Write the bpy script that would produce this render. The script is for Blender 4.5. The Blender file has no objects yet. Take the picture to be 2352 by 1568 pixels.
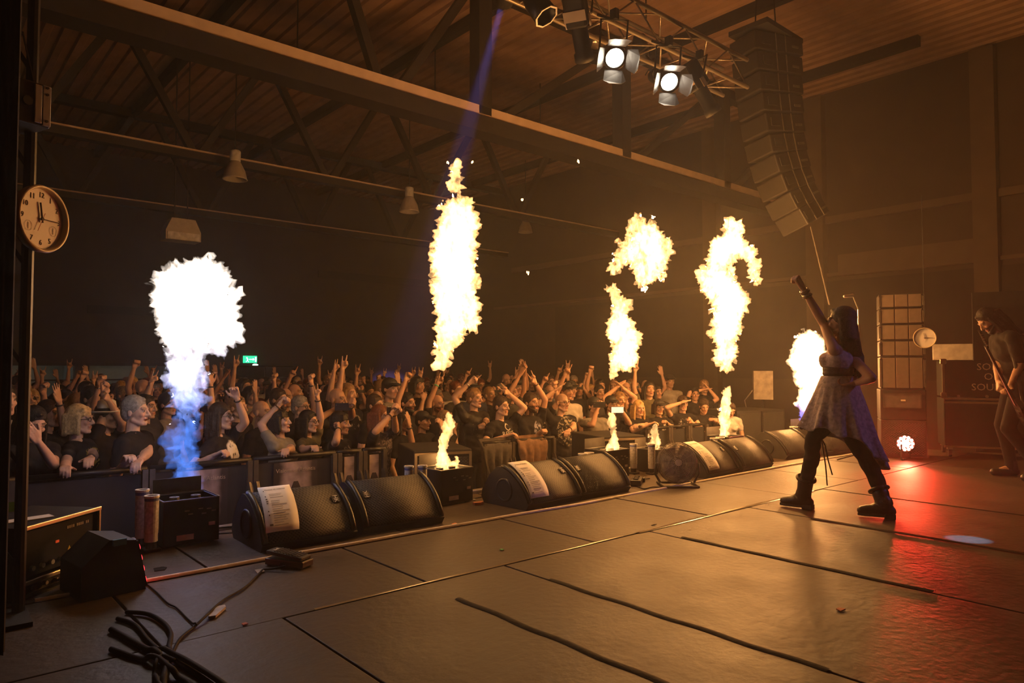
import bpy, bmesh, math, random
import numpy as np
from mathutils import Vector, Matrix, noise, Euler
random.seed(7)
SC = bpy.context.scene
COL = SC.collection
# ---------------------------------------------------------------- camera (f = 1620 px on a 2352 px wide frame)
FPX = 1620.0; YAW = math.radians(40.85); PITCH = math.atan(61/1620.0); EYE = 1.1
cam_d = bpy.data.cameras.new('camera'); cam_d.sensor_width = 36; cam_d.lens = 36*FPX/2352
cam_d.clip_start = 0.05; cam_d.clip_end = 200
cam = bpy.data.objects.new('camera', cam_d); COL.objects.link(cam)
cam.location = (0, 0, EYE); cam.rotation_euler = (math.pi/2+PITCH, 0, -YAW)
SC.camera = cam
# ---------------------------------------------------------------- world: unlit hall air with a thin haze
W = bpy.data.worlds.new('hall_air'); SC.world = W; W.use_nodes = True
nt = W.node_tree; nt.nodes.clear()
wo = nt.nodes.new('ShaderNodeOutputWorld'); bg = nt.nodes.new('ShaderNodeBackground')
bg.inputs['Color'].default_value = (0, 0, 0, 1); bg.inputs['Strength'].default_value = 0
vs = nt.nodes.new('ShaderNodeVolumeScatter'); vs.inputs['Color'].default_value = (.96, .96, .96, 1)
vs.inputs['Anisotropy'].default_value = 0.48
vs.inputs['Density'].default_value = 0.0064
nt.links.new(bg.outputs[0], wo.inputs['Surface']); nt.links.new(vs.outputs[0], wo.inputs['Volume'])
SC.view_settings.view_transform = 'Standard'; SC.view_settings.look = 'None'
SC.view_settings.gamma = 1; SC.view_settings.exposure = 0.0; SC.view_settings.use_curve_mapping = False
cy = SC.cycles
cy.max_bounces = 4; cy.diffuse_bounces = 2; cy.glossy_bounces = 2; cy.transmission_bounces = 3
cy.volume_bounces = 0; cy.transparent_max_bounces = 8; cy.caustics_reflective = False; cy.caustics_refractive = False
cy.sample_clamp_indirect = 8.0; cy.volume_step_rate = 1.0; cy.volume_max_steps = 256
cy.use_denoising = True; cy.adaptive_threshold = .15

# ---------------------------------------------------------------- where a sight line meets the stage, a plane or a depth
_F = np.array([math.sin(YAW)*math.cos(PITCH), math.cos(YAW)*math.cos(PITCH), math.sin(PITCH)])
_R = np.array([math.cos(YAW), -math.sin(YAW), 0]); _U = np.cross(_R, _F); _C = np.array([0, 0, EYE])
def ray(x, y): return _F+_R*((x-1176)/FPX)-_U*((y-784)/FPX)
def gz(x, y, z=0.0): d = ray(x, y); return Vector(_C+d*((z-EYE)/d[2]))
def gy(x, y, Y): d = ray(x, y); return Vector(_C+d*(Y/d[1]))
def gx(x, y, X): d = ray(x, y); return Vector(_C+d*(X/d[0]))
def gd(x, y, D): return Vector(_C+ray(x, y)*D)

# ---------------------------------------------------------------- materials
MATS = {}
def _n(nt, t, **kw):
    n = nt.nodes.new(t)
    for k, v in kw.items(): setattr(n, k, v)
    return n
def mat(name, col, rough=.6, metal=0., var=.25, scale=12., bump=0., bscale=60., spec=.5, coat=0., emis=None, estr=0., aniso=None):
    if name in MATS: return MATS[name]
    m = bpy.data.materials.new(name); m.use_nodes = True; nt = m.node_tree
    b = nt.nodes['Principled BSDF']
    b.inputs['Roughness'].default_value = rough; b.inputs['Metallic'].default_value = metal
    b.inputs['Specular IOR Level'].default_value = spec; b.inputs['Coat Weight'].default_value = coat
    tc = _n(nt, 'ShaderNodeTexCoord'); no = _n(nt, 'ShaderNodeTexNoise')
    no.inputs['Scale'].default_value = scale; no.inputs['Detail'].default_value = 4
    nt.links.new(tc.outputs['Object'], no.inputs['Vector'])
    r = _n(nt, 'ShaderNodeValToRGB'); e = r.color_ramp.elements
    e[0].position = .3; e[1].position = .7
    e[0].color = [c*(1-var) for c in col]+[1]; e[1].color = [min(1, c*(1+var)) for c in col]+[1]
    nt.links.new(no.outputs['Fac'], r.inputs['Fac']); nt.links.new(r.outputs['Color'], b.inputs['Base Color'])
    if bump:
        n2 = _n(nt, 'ShaderNodeTexNoise'); n2.inputs['Scale'].default_value = bscale; n2.inputs['Detail'].default_value = 3
        nt.links.new(tc.outputs['Object'], n2.inputs['Vector'])
        bu = _n(nt, 'ShaderNodeBump'); bu.inputs['Strength'].default_value = bump; bu.inputs['Distance'].default_value = .01
        nt.links.new(n2.outputs['Fac'], bu.inputs['Height']); nt.links.new(bu.outputs['Normal'], b.inputs['Normal'])
    if emis:
        b.inputs['Emission Color'].default_value = list(emis)+[1]; b.inputs['Emission Strength'].default_value = estr
    MATS[name] = m
    return m

# ---------------------------------------------------------------- mesh builder
class MB:
    def __init__(s): s.v = []; s.f = []
    def add(s, vs, fs):
        o = len(s.v); s.v.extend([tuple(p) for p in vs]); s.f.extend([tuple(i+o for i in f) for f in fs]); return s
    def box(s, c, d, rot=None, bev=0.):
        x, y, z = [k/2 for k in d]
        if bev <= 0:
            P = [Vector((a*x, b*y, e*z)) for a in (-1, 1) for b in (-1, 1) for e in (-1, 1)]
            F = [(0, 1, 3, 2), (4, 6, 7, 5), (0, 4, 5, 1), (2, 3, 7, 6), (0, 2, 6, 4), (1, 5, 7, 3)]
        else:
            bm = bmesh.new(); bmesh.ops.create_cube(bm, size=1)
            for v in bm.verts: v.co = Vector((v.co.x*d[0], v.co.y*d[1], v.co.z*d[2]))
            bmesh.ops.bevel(bm, geom=bm.edges[:], offset=bev, segments=2, affect='EDGES', profile=.5)
            bm.verts.index_update(); P = [v.co.copy() for v in bm.verts]; F = [tuple(v.index for v in f.verts) for f in bm.faces]; bm.free()
        if rot is not None: P = [rot @ p for p in P]
        c = Vector(c); return s.add([p+c for p in P], F)
    def tube(s, pts, r, n=8, cap=True):
        pts = [Vector(p) for p in pts]; m = len(pts)
        rr = r if isinstance(r, (list, tuple)) else [r]*m
        V = []; prev = None
        for i, p in enumerate(pts):
            t = (pts[min(i+1, m-1)]-pts[max(i-1, 0)])
            t = t.normalized() if t.length > 1e-9 else Vector((0, 0, 1))
            if prev is None:
                a = Vector((0, 0, 1)) if abs(t.z) < .9 else Vector((1, 0, 0))
                u = t.cross(a).normalized()
            else:
                u = (prev-t*prev.dot(t)); u = u.normalized() if u.length > 1e-6 else t.orthogonal().normalized()
            prev = u; w = t.cross(u)
            for k in range(n):
                an = 2*math.pi*k/n; V.append(p+(u*math.cos(an)+w*math.sin(an))*rr[i])
        F = [(i*n+k, i*n+(k+1) % n, (i+1)*n+(k+1) % n, (i+1)*n+k) for i in range(m-1) for k in range(n)]
        if cap: F += [tuple(range(n))[::-1], tuple((m-1)*n+k for k in range(n))]
        return s.add(V, F)
    def bar(s, a, b, w, h=None):
        a = Vector(a); b = Vector(b); h = h or w; t = (b-a)
        q = t.to_track_quat('Y', 'Z').to_matrix()
        return s.box((a+b)/2, (w, t.length, h), q)
    def cyl(s, c, r, h, n=16, axis='Z', r2=None):
        c = Vector(c); ax = {'X': Vector((1, 0, 0)), 'Y': Vector((0, 1, 0)), 'Z': Vector((0, 0, 1))}[axis] if isinstance(axis, str) else Vector(axis).normalized()
        return s.tube([c-ax*h/2, c+ax*h/2], [r, r if r2 is None else r2], n)
    def lathe(s, prof, n=20, c=(0, 0, 0), rot=None):
        V = []; F = []; c = Vector(c); m = len(prof)
        for (r, z) in prof:
            for k in range(n):
                a = 2*math.pi*k/n; p = Vector((r*math.cos(a), r*math.sin(a), z))
                V.append((rot @ p if rot is not None else p)+c)
        F = [(i*n+k, i*n+(k+1) % n, (i+1)*n+(k+1) % n, (i+1)*n+k) for i in range(m-1) for k in range(n)]
        return s.add(V, F)
    def prism(s, poly, h, M=None):
        M = M or Matrix.Identity(4); n = len(poly)
        V = [M @ Vector((x, y, 0)) for x, y in poly]+[M @ Vector((x, y, h)) for x, y in poly]
        F = [tuple(range(n))[::-1], tuple(range(n, 2*n))]+[(k, (k+1) % n, n+(k+1) % n, n+k) for k in range(n)]
        return s.add(V, F)
    def ell(s, c, r, n=10, rot=None):
        m = max(4, n//2+1); V = []; F = []; c = Vector(c)
        for i in range(1, m):
            th = math.pi*i/m
            for k in range(n):
                a = 2*math.pi*k/n; p = Vector((r[0]*math.sin(th)*math.cos(a), r[1]*math.sin(th)*math.sin(a), r[2]*math.cos(th)))
                V.append((rot @ p if rot is not None else p)+c)
        t = len(V); V.append((rot @ Vector((0, 0, r[2])) if rot is not None else Vector((0, 0, r[2])))+c)
        V.append((rot @ Vector((0, 0, -r[2])) if rot is not None else Vector((0, 0, -r[2])))+c)
        for i in range(m-2):
            for k in range(n): F.append((i*n+k, (i+1)*n+k, (i+1)*n+(k+1) % n, i*n+(k+1) % n))
        for k in range(n):
            F.append((t, k, (k+1) % n)); F.append((t+1, (m-2)*n+(k+1) % n, (m-2)*n+k))
        return s.add(V, F)
    def cap(s, a, b, ra, rb=None, n=8):
        """closed tapered capsule"""
        a = Vector(a); b = Vector(b); rb = ra if rb is None else rb; t = b-a
        t = t.normalized() if t.length > 1e-6 else Vector((0, 0, 1))
        pts = []; rr = []
        for an in (-85, -50, -20): pts.append(a+t*ra*math.sin(math.radians(an))); rr.append(ra*math.cos(math.radians(an)))
        pts.append(a); rr.append(ra); pts.append(b); rr.append(rb)
        for an in (20, 50, 85): pts.append(b+t*rb*math.sin(math.radians(an))); rr.append(rb*math.cos(math.radians(an)))
        return s.tube(pts, rr, n)
    def mesh(s, name='m'):
        me = bpy.data.meshes.new(name); me.from_pydata(s.v, [], s.f); me.update(); return me
    def build(s, name, m=None, parent=None, smooth=False, loc=None, flip=True):
        me = s.mesh(name)
        bm = bmesh.new(); bm.from_mesh(me); bmesh.ops.recalc_face_normals(bm, faces=bm.faces[:]); bm.to_mesh(me); bm.free()
        if m: me.materials.append(m)
        if smooth: me.polygons.foreach_set('use_smooth', [True]*len(me.polygons))
        return link(name, me, parent, loc)
KIDS = {}
TMP = bpy.data.scenes.new('workbench')     # scratch scene where modifiers and lettering are turned into meshes; removed at the end
def evaluate(ob):
    TMP.collection.objects.link(ob)
    with bpy.context.temp_override(scene=TMP, view_layer=TMP.view_layers[0]):
        dg = bpy.context.evaluated_depsgraph_get(); dg.update(); me = bpy.data.meshes.new_from_object(ob.evaluated_get(dg))
    bpy.data.objects.remove(ob); return me
def link(name, me, parent=None, loc=None, rz=0):
    o = bpy.data.objects.new(name, me); COL.objects.link(o)
    if parent is not None: o.parent = parent; KIDS.setdefault(parent.name, []).append(o)
    if loc is not None: o.location = loc
    if rz: o.rotation_euler.z = rz
    return o
def smooth_edges(o, ang=35):
    me = o.data; me.polygons.foreach_set('use_smooth', [True]*len(me.polygons))
    me.set_sharp_from_angle(angle=math.radians(ang)); return o
def tag(o, label=None, cat=None, group=None, kind=None):
    if label: o['label'] = label
    if cat: o['category'] = cat
    if group: o['group'] = group
    if kind: o['kind'] = kind
    return o
def thing(name, label, cat, loc=(0, 0, 0), rz=0, group=None):
    o = bpy.data.objects.new(name, None); COL.objects.link(o); o.empty_display_size = .1
    o.location = loc; o.rotation_euler.z = rz
    return tag(o, label, cat, group)
def copy_tree(o, parent=None):
    c = o.copy(); COL.objects.link(c); c.parent = parent
    if parent is not None: KIDS.setdefault(parent.name, []).append(c)
    for ch in KIDS.get(o.name, []): copy_tree(ch, c)
    return c
def text(name, body, size, m, parent, M, ext=.0008, align='CENTER'):
    cu = bpy.data.curves.new(name, 'FONT'); cu.body = body; cu.size = size; cu.extrude = ext
    cu.align_x = align; cu.align_y = 'CENTER'; cu.resolution_u = 2
    me = evaluate(bpy.data.objects.new(name, cu)); me.transform(M); me.materials.clear(); me.materials.append(m)
    return link(name, me, parent)
def frame(o, x, y):
    """matrix with origin o, x axis x, y axis y"""
    x = Vector(x).normalized(); y = Vector(y); y = (y-x*y.dot(x)).normalized(); z = x.cross(y)
    return Matrix(((x.x, y.x, z.x, o[0]), (x.y, y.y, z.y, o[1]), (x.z, y.z, z.z, o[2]), (0, 0, 0, 1)))
def lamp(name, kind, loc, power, col, parent=None, radius=.1, target=None, size=None, blend=.3):
    d = bpy.data.lights.new(name, kind); d.energy = power; d.color = col
    if kind in ('POINT', 'SPOT'): d.shadow_soft_size = radius
    if kind == 'SPOT': d.spot_size = size; d.spot_blend = blend
    o = bpy.data.objects.new(name, d); COL.objects.link(o); o.parent = parent; o.location = loc
    if target is not None: o.rotation_euler = (Vector(target)-Vector(loc)).to_track_quat('-Z', 'Y').to_euler()
    return o
# ================================================================ the hall
FLOOR_Z = -0.9; XL, XR, YB, YF, ROOF = -8.0, 16.5, 24.0, -6.0, 7.6
M_conc = mat('hall_concrete', (.03, .026, .022), .7, bump=.2)
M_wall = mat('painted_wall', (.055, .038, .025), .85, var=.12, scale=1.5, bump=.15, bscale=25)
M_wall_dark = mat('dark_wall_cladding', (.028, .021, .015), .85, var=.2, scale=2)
M_roof = mat('roof_deck', (.36, .22, .145), .7, var=.12, scale=3)
M_beam = mat('beige_steel', (.58, .44, .32), .6, var=.1, scale=5)
M_beamd = mat('dark_steel', (.016, .013, .011), .6, var=.2)
M_pipe = mat('duct_steel', (.42, .34, .27), .5, metal=.2, var=.1, scale=6)
M_black = mat('matt_black', (.012, .012, .012), .65, var=.3)
M_blackg = mat('satin_black', (.014, .014, .014), .4, var=.3)
M_alu = mat('aluminium', (.62, .6, .57), .35, metal=.9, var=.1)
M_white = mat('white_plastic', (.75, .74, .72), .5, var=.05)
M_chrome = mat('chrome', (.8, .8, .8), .15, metal=1., var=.05)
def struct(o): o['kind'] = 'structure'; return o
struct(MB().box(((XL+XR)/2, (YB+YF)/2, FLOOR_Z-.1), (XR-XL+1, YB-YF+1, .2)).build('floor', M_conc))
# corrugated roof deck: ribs run towards the back wall
mb = MB(); xs = []; x = XL-.3; k = 0
while x < XR+.3:
    for dx, z in ((0, 0), (.12, 0), (.15, .05), (.27, .05)): xs.append((x+dx, ROOF+z))
    x += .30
V = [(a, YF-.3, z) for a, z in xs]+[(a, YB+.3, z) for a, z in xs]+[(XL-.3, YF-.3, ROOF+.3), (XR+.3, YF-.3, ROOF+.3), (XL-.3, YB+.3, ROOF+.3), (XR+.3, YB+.3, ROOF+.3)]
n = len(xs); F = [(i, i+1, n+i+1, n+i) for i in range(n-1)]+[(2*n, 2*n+1, 2*n+3, 2*n+2)]
mb.add(V, F); struct(mb.build('ceiling', M_roof))
# walls, the far one with a door opening in the middle and one at each side
DOORS = [(gy(1325, 840, YB).x, 3.0), (gy(610, 850, YB).x, 2.4), (gy(300, 850, YB).x, 2.4), (gy(85, 850, YB).x, 2.0)]
DH = 2.15
mb = MB(); cuts = sorted((x-w/2, x+w/2) for x, w in DOORS); x0 = XL-.2
for a, b in cuts:
    if a > x0: mb.box(((x0+a)/2, YB+.1, FLOOR_Z+DH/2), (a-x0, .2, DH))
    x0 = b
mb.box(((x0+XR+.2)/2, YB+.1, FLOOR_Z+DH/2), (XR+.2-x0, .2, DH))
mb.box(((XL+XR)/2, YB+.1, (FLOOR_Z+DH+ROOF+.3)/2), (XR-XL+.4, .2, ROOF+.3-FLOOR_Z-DH))
wb = struct(mb.build('wall_back', M_wall))
# raised boards and ledges on the far wall
for (x0, y0, x1, y1) in ((1275, 690, 1560, 800), (730, 620, 990, 660), (200, 700, 560, 735), (1040, 700, 1260, 790)):
    a = gy(x0, y0, YB); b = gy(x1, y1, YB)
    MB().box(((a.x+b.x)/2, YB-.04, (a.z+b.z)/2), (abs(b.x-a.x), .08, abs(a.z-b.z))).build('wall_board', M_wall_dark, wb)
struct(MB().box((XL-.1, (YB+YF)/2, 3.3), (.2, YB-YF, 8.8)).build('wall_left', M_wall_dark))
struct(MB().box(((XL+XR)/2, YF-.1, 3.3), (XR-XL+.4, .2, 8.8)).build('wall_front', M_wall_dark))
M_col = mat('painted_column', (.10, .07, .045), .8, var=.1, scale=3)
wr = struct(MB().box((XR+.1, (YB+YF)/2, 3.3), (.2, YB-YF, 8.8)).build('wall_right', M_wall))
for px in (1880, 2270, 1640):
    p = gx(px, 500, XR); MB().box((XR-.12, p.y, 3.3), (.24, .42, 8.5)).build('column', M_col, wr)
a = gx(1900, 507, XR)
MB().box((XR-.05, 7, a.z), (.12, 24, .16)).build('ledge', M_col, wr)
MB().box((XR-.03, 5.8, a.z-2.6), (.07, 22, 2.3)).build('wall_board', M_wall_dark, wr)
MB().box((XR-.03, 5.8, a.z-1.1), (.07, 3.2, .5)).build('wall_board', M_col, wr)
MB().box((XR-.05, 7, a.z-1.3), (.1, 26, .08)).build('ledge', M_col, wr)
# doors in the far wall
M_door = mat('door_panel', (.13, .12, .1), .5, var=.1); M_glass = mat('dark_glass', (.03, .035, .04), .08)
M_lobby = mat('lobby_wall', (.35, .36, .33), .8, var=.05)
for i, (x, w) in enumerate(DOORS):
    d = struct(MB().box((x-w/2+.04, YB, FLOOR_Z+DH/2), (.08, .16, DH)).box((x+w/2-.04, YB, FLOOR_Z+DH/2), (.08, .16, DH)).box((x, YB, FLOOR_Z+DH-.04), (w-.16, .16, .08)).box((x, YB, FLOOR_Z+DH-.5), (w-.16, .1, .05)).build('door_%d' % (i+1), M_beamd))
    nl = 4 if w > 2.5 else 2; lw = (w-.16)/nl
    if i in (0, 1):
        for k in range(nl):
            cx = x-w/2+.08+lw*(k+.5)
            MB().box((cx, YB+.05, FLOOR_Z+.78), (lw-.02, .05, 1.5)).build('door_leaf', M_door, d)
            MB().box((cx, YB+.02, FLOOR_Z+.85), (.03, .06, .3)).build('door_handle', M_alu, d)
            MB().box((cx, YB+.05, FLOOR_Z+DH-.28), (lw-.03, .03, .36)).build('pane', M_glass, d)
    else:   # open doorway with the lobby behind
        MB().box((x, YB+1.9, FLOOR_Z+1.2), (w+.6, .1, 2.6)).box((x, YB+1., FLOOR_Z+2.35), (w+.6, 1.8, .1)).box((x-w/2-.25, YB+1., FLOOR_Z+1.2), (.1, 1.8, 2.6)).box((x+w/2+.25, YB+1., FLOOR_Z+1.2), (.1, 1.8, 2.6)).build('lobby_wall', M_lobby, d)
        lo = MB().cyl((x, YB+.7, FLOOR_Z+2.26), .11, .06, 14).build('lobby_lamp', mat('lobby_lamp_glow', (.8, .9, .85), .5, emis=(.75, 1, .85), estr=6), d)
# exit signs
M_exit = mat('exit_green', (.02, .35, .15), .5, emis=(.03, .75, .35), estr=1.6)
M_exitw = mat('exit_white', (.8, .9, .85), .5, emis=(.7, 1, .85), estr=2.2)
for px, py, lab in ((575, 825, 'green lit emergency exit sign beside the tall white and blue flame'), (1353, 827, 'green lit emergency exit sign above the glazed double doors in the far wall')):
    p = gy(px, py, YB-.12)
    t = thing('exit_sign', lab, 'exit sign', (p.x, p.y, p.z), 0, 'exit signs on the far wall')
    MB().box((0, 0.03, 0), (.46, .07, .24), bev=.01).build('housing', M_exit, t)
    m = MB(); m.ell((-.12, -.012, .05), (.025, .004, .025)); m.bar((-.12, -.012, .03), (-.1, -.012, -.03), .05, .01)
    m.bar((-.1, -.012, -.03), (-.15, -.012, -.09), .028, .01); m.bar((-.1, -.012, -.03), (-.06, -.012, -.09), .028, .01); m.bar((-.12, -.012, .02), (-.06, -.012, .0), .02, .01)
    m.box((.02, -.012, 0), (.12, .008, .03)).add([(.08, -.014, .05), (.08, -.014, -.05), (.14, -.014, 0)], [(0, 1, 2)]).box((.18, -.012, -.0), (.05, .008, .16))
    m.build('pictogram', M_exitw, t)
for px, py in ((592, 839), (1325, 848), (1345, 842)):
    p = gy(px, py, YB-.3)
    t = MB().lathe([(0, 0), (.1, 0), (.11, .03), (.05, .06), (0, .06)], 14, (0, 0, 0)).build('wall_lamp', M_exitw, None, loc=(p.x, p.y+.25, p.z))
    tag(t, 'small pale green lamp under the exit sign on the far wall', 'lamp', 'small lamps by the exit signs')

# ---------------------------------------------------------------- roof trusses
def truss(Y, x0, x1, label, lower, parts, flange=True):
    z0 = 5.18; z1 = ROOF-.25
    t = thing('roof_truss', label, 'roof truss', ((x0+x1)/2, Y, z0-.25)); ox = (x0+x1)/2; oz = z0-.25
    L = x1-x0
    if lower == 'heavy':
        MB().box((0, 0, .25-.13), (L, .36, .26)).build('bottom_chord', M_beamd, t)
        MB().box((0, -.02, .25+.09), (L, .22, .18)).build('chord_flange', M_beam, t)
    else:
        MB().box((0, 0, .25), (L, .2, .14)).build('bottom_chord', M_beamd, t)
        MB().box((0, 0, .25+.09), (L, .26, .03)).build('chord_flange', M_beam, t)
    MB().box((0, 0, z1-oz+.1), (L, .22, .2)).build('top_chord', M_beamd, t)
    for (xa, xb, kind) in parts:
        w = .26 if kind == 'post' else .15
        MB().bar((xa-ox, 0, .3), (xb-ox, 0, z1-oz), w if kind == 'post' else .13, w if kind == 'post' else .13).build('post' if kind == 'post' else 'brace', M_beamd, t)
    return t
ax = lambda px, Y: gy(px, 400, Y).x
YA, YBT, YC = 9.0, 14.2, 19.4
pa = []
for i in range(-4, 4):
    xx = 7.1+3.55*i
    pa.append((xx, xx, 'post'))
    if i % 2 == 0: pa.append((xx+.35, xx+3.2, 'brace'))
    else: pa.append((xx+.35, xx+3.2, 'brace'))
pa = [p for p in pa if not (3.2 < p[0] < 4.3)]+[(5.2, 4.4, 'brace'), (5.5, 6.9, 'brace')]
truss(YA, XL, XR, 'heavy steel roof truss with beige top flange, the one nearest the stage', 'heavy', pa)
pb = []
for i in range(-4, 6):
    xx = gy(755, 360, YBT).x+i*2.75
    if XL < xx-1.3 and xx+1.3 < XR: pb += [(xx-.06, xx-1.3, 'brace'), (xx+.06, xx+1.3, 'brace')]
truss(YBT, XL, XR, 'light roof truss with V shaped braces behind the heavy beige flanged truss', 'light', pb)
pc = [(x+d, x+d*12, 'brace') for x in np.arange(XL+2, XR-1.5, 3.0) for d in (-.1, .1)]
truss(YC, XL, XR, 'dim roof truss with V shaped braces closest to the far wall', 'light', pc)
# cross purlins between the trusses
for i, x in enumerate(np.arange(XL+1.6, XR, 3.55)):
    o = MB().box((x, 14.5, ROOF-.1), (.14, 18.9, .2)).build('roof_purlin', M_beamd); struct(o); o.name = 'trim_%d' % (i+1)
# long duct between the two trusses
t = thing('ventilation_duct', 'long round beige ventilation duct hung under the roof between two trusses', 'duct', (4, 11.6, 5.95))
a = gy(250, 45, 11.6); b = gy(1345, 372, 11.6); zz = (a.z+b.z)/2-5.95
MB().tube([(a.x-4-1.2, 0, zz), (XR-4, 0, zz)], .15, 14).build('pipe', M_pipe, t, smooth=True)
for x in np.arange(a.x, XR, 2.9):
    MB().cyl((x-4, 0, zz), .17, .12, 14, 'X').build('collar', M_pipe, t)
    MB().cyl((x-4, 0, zz+(ROOF-5.95-zz)/2), .012, ROOF-5.95-zz, 6).build('hanger', M_beamd, t)
# bell lamps
M_bell = mat('bell_lamp_shade', (.45, .40, .32), .35, var=.1); M_bellw = mat('lamp_gear_box', (.6, .58, .55), .5)
for px, py, Y, s, lab in ((540, 377, 13.7, 1, 'bell shaped hall lamp above the white and blue flame, lowest of the row'), (940, 457, 13.7, 1, 'bell shaped hall lamp beside the tall detached column of fire'), (1207, 512, 16.4, 1, 'dim bell shaped hall lamp between the two detached fireballs')):
    p = gy(px, py, Y)
    t = thing('pendant_lamp', lab, 'lamp', (p.x, p.y, p.z-.25), 0, 'bell lamps hanging from the truss')
    MB().lathe([(.0, .30), (.09, .30), (.12, .26), (.19, .12), (.22, -.02), (.235, -.05), (.21, -.05), (.18, .1), (.1, .24), (0, .26)], 20).build('shade', M_bell, t, smooth=True)
    MB().lathe([(0, .30), (.10, .30), (.10, .5), (.08, .52), (0, .52)], 16).build('gear_box', M_bellw, t, smooth=True)
    MB().cyl((0, 0, (.5+ROOF-p.z+.31)/2), .012, ROOF-p.z+.31-.5, 6).build('cord', M_black, t)
p = gy(415, 540, 15.0)
t = thing('pendant_lamp', 'boxy trapezoid floodlight hanging in the dark above the white and blue flame', 'lamp', (p.x, p.y, p.z))
MB().prism([(-.33, -.13), (.33, -.13), (.33, .05), (.22, .3), (-.22, .3), (-.33, .05)], .4, Matrix.Translation((0, .2, 0)) @ Matrix.Rotation(math.pi/2, 4, 'X')).build('housing', M_bell, t)
MB().box((0, -.21, -.05), (.6, .02, .14)).build('front_glass', M_bellw, t)
[MB().box((q, 0, (.28+ROOF-p.z)/2), (.02, .02, ROOF-p.z-.28)).build('hanger', M_black, t) for q in (-.12, .12)]

# ================================================================ the stage deck
M_deckbase = mat('deck_frame', (.02, .018, .016), .7)
def deck_material(name, base):
    m = bpy.data.materials.new(name); m.use_nodes = True; nt = m.node_tree; b = nt.nodes['Principled BSDF']
    tc = _n(nt, 'ShaderNodeTexCoord'); L = nt.links.new
    geo = _n(nt, 'ShaderNodeNewGeometry')
    n1 = _n(nt, 'ShaderNodeTexNoise'); n1.inputs['Scale'].default_value = 2.2; n1.inputs['Detail'].default_value = 8; n1.inputs['Roughness'].default_value = .65
    n2 = _n(nt, 'ShaderNodeTexNoise'); n2.inputs['Scale'].default_value = 22; n2.inputs['Detail'].default_value = 6
    mp = _n(nt, 'ShaderNodeMapping'); mp.inputs['Scale'].default_value = (3, 60, 1); mp.inputs['Rotation'].default_value = (0, 0, .5)
    mp2 = _n(nt, 'ShaderNodeMapping'); mp2.inputs['Scale'].default_value = (70, 4, 1); mp2.inputs['Rotation'].default_value = (0, 0, -.3)
    s1 = _n(nt, 'ShaderNodeTexNoise'); s1.inputs['Scale'].default_value = .9; s1.inputs['Detail'].default_value = 5
    s2 = _n(nt, 'ShaderNodeTexNoise'); s2.inputs['Scale'].default_value = .9; s2.inputs['Detail'].default_value = 5
    for n in (n1, n2): L(geo.outputs['Position'], n.inputs['Vector'])
    L(geo.outputs['Position'], mp.inputs['Vector']); L(geo.outputs['Position'], mp2.inputs['Vector'])
    L(mp.outputs[0], s1.inputs['Vector']); L(mp2.outputs[0], s2.inputs['Vector'])
    r = _n(nt, 'ShaderNodeValToRGB'); e = r.color_ramp.elements; e[0].position = .32; e[1].position = .72
    e[0].color = [c*.6 for c in base]+[1]; e[1].color = [c*1.5 for c in base]+[1]
    L(n1.outputs['Fac'], r.inputs['Fac'])
    def thr(src, a, bb):
        q = _n(nt, 'ShaderNodeMapRange'); q.inputs['From Min'].default_value = a; q.inputs['From Max'].default_value = bb; L(src, q.inputs['Value']); return q.outputs[0]
    ad = _n(nt, 'ShaderNodeMath', operation='MAXIMUM'); L(thr(s1.outputs['Fac'], .60, .68), ad.inputs[0]); L(thr(s2.outputs['Fac'], .61, .69), ad.inputs[1])
    mx = _n(nt, 'ShaderNodeMix', data_type='RGBA'); mx.inputs['B'].default_value = [min(1, c*2.6) for c in base]+[1]
    sc = _n(nt, 'ShaderNodeMath', operation='MULTIPLY'); sc.inputs[1].default_value = .22; L(ad.outputs[0], sc.inputs[0])
    L(sc.outputs[0], mx.inputs['Factor']); L(r.outputs[0], mx.inputs['A']); L(mx.outputs['Result'], b.inputs['Base Color'])
    rr = _n(nt, 'ShaderNodeMapRange'); rr.inputs['To Min'].default_value = .40; rr.inputs['To Max'].default_value = .72; L(n1.outputs['Fac'], rr.inputs['Value']); L(rr.outputs[0], b.inputs['Roughness'])
    bu = _n(nt, 'ShaderNodeBump'); bu.inputs['Strength'].default_value = .6; bu.inputs['Distance'].default_value = .006
    a2 = _n(nt, 'ShaderNodeMath', operation='ADD'); L(n2.outputs['Fac'], a2.inputs[0]); L(ad.outputs[0], a2.inputs[1]); L(n2.outputs['Fac'], bu.inputs['Height']); L(bu.outputs[0], b.inputs['Normal'])
    return m
M_deck = deck_material('worn_stage_sheet', (.046, .029, .016))
stage = struct(MB().box((4.0, -.15, -.08), (13.2, 10.2, .12)).build('trim_stage', M_deckbase))
for x in np.arange(-1.8, 10.6, 2.0):
    for y in (-4.8, -2, .8, 3.2, 4.85): MB().box((x, y, (FLOOR_Z-.14)/2), (.08, .08, -FLOOR_Z-.14)).build('stage_leg', M_beamd, stage)
XS = [-2.6, -1.25, .02, 1.30, 2.575, 3.85, 5.10, 6.37, 7.64, 8.91, 10.58]
YS = [-5.2, -1.9, .55, 3.05, 4.0, 4.93]
g = .007
for j in range(len(YS)-1):
    for i in range(len(XS)-1):
        off = 0. if j != 3 else -.5
        x0, x1 = XS[i]+(off if i else 0), XS[i+1]+(off if i < len(XS)-2 else 0)
        dz = random.uniform(-.003, .003)
        MB().box(((x0+x1)/2, (YS[j]+YS[j+1])/2, -.012+dz), (x1-x0-2*g, YS[j+1]-YS[j]-2*g, .024), bev=.004).build('deck_panel', M_deck, stage)
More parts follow.
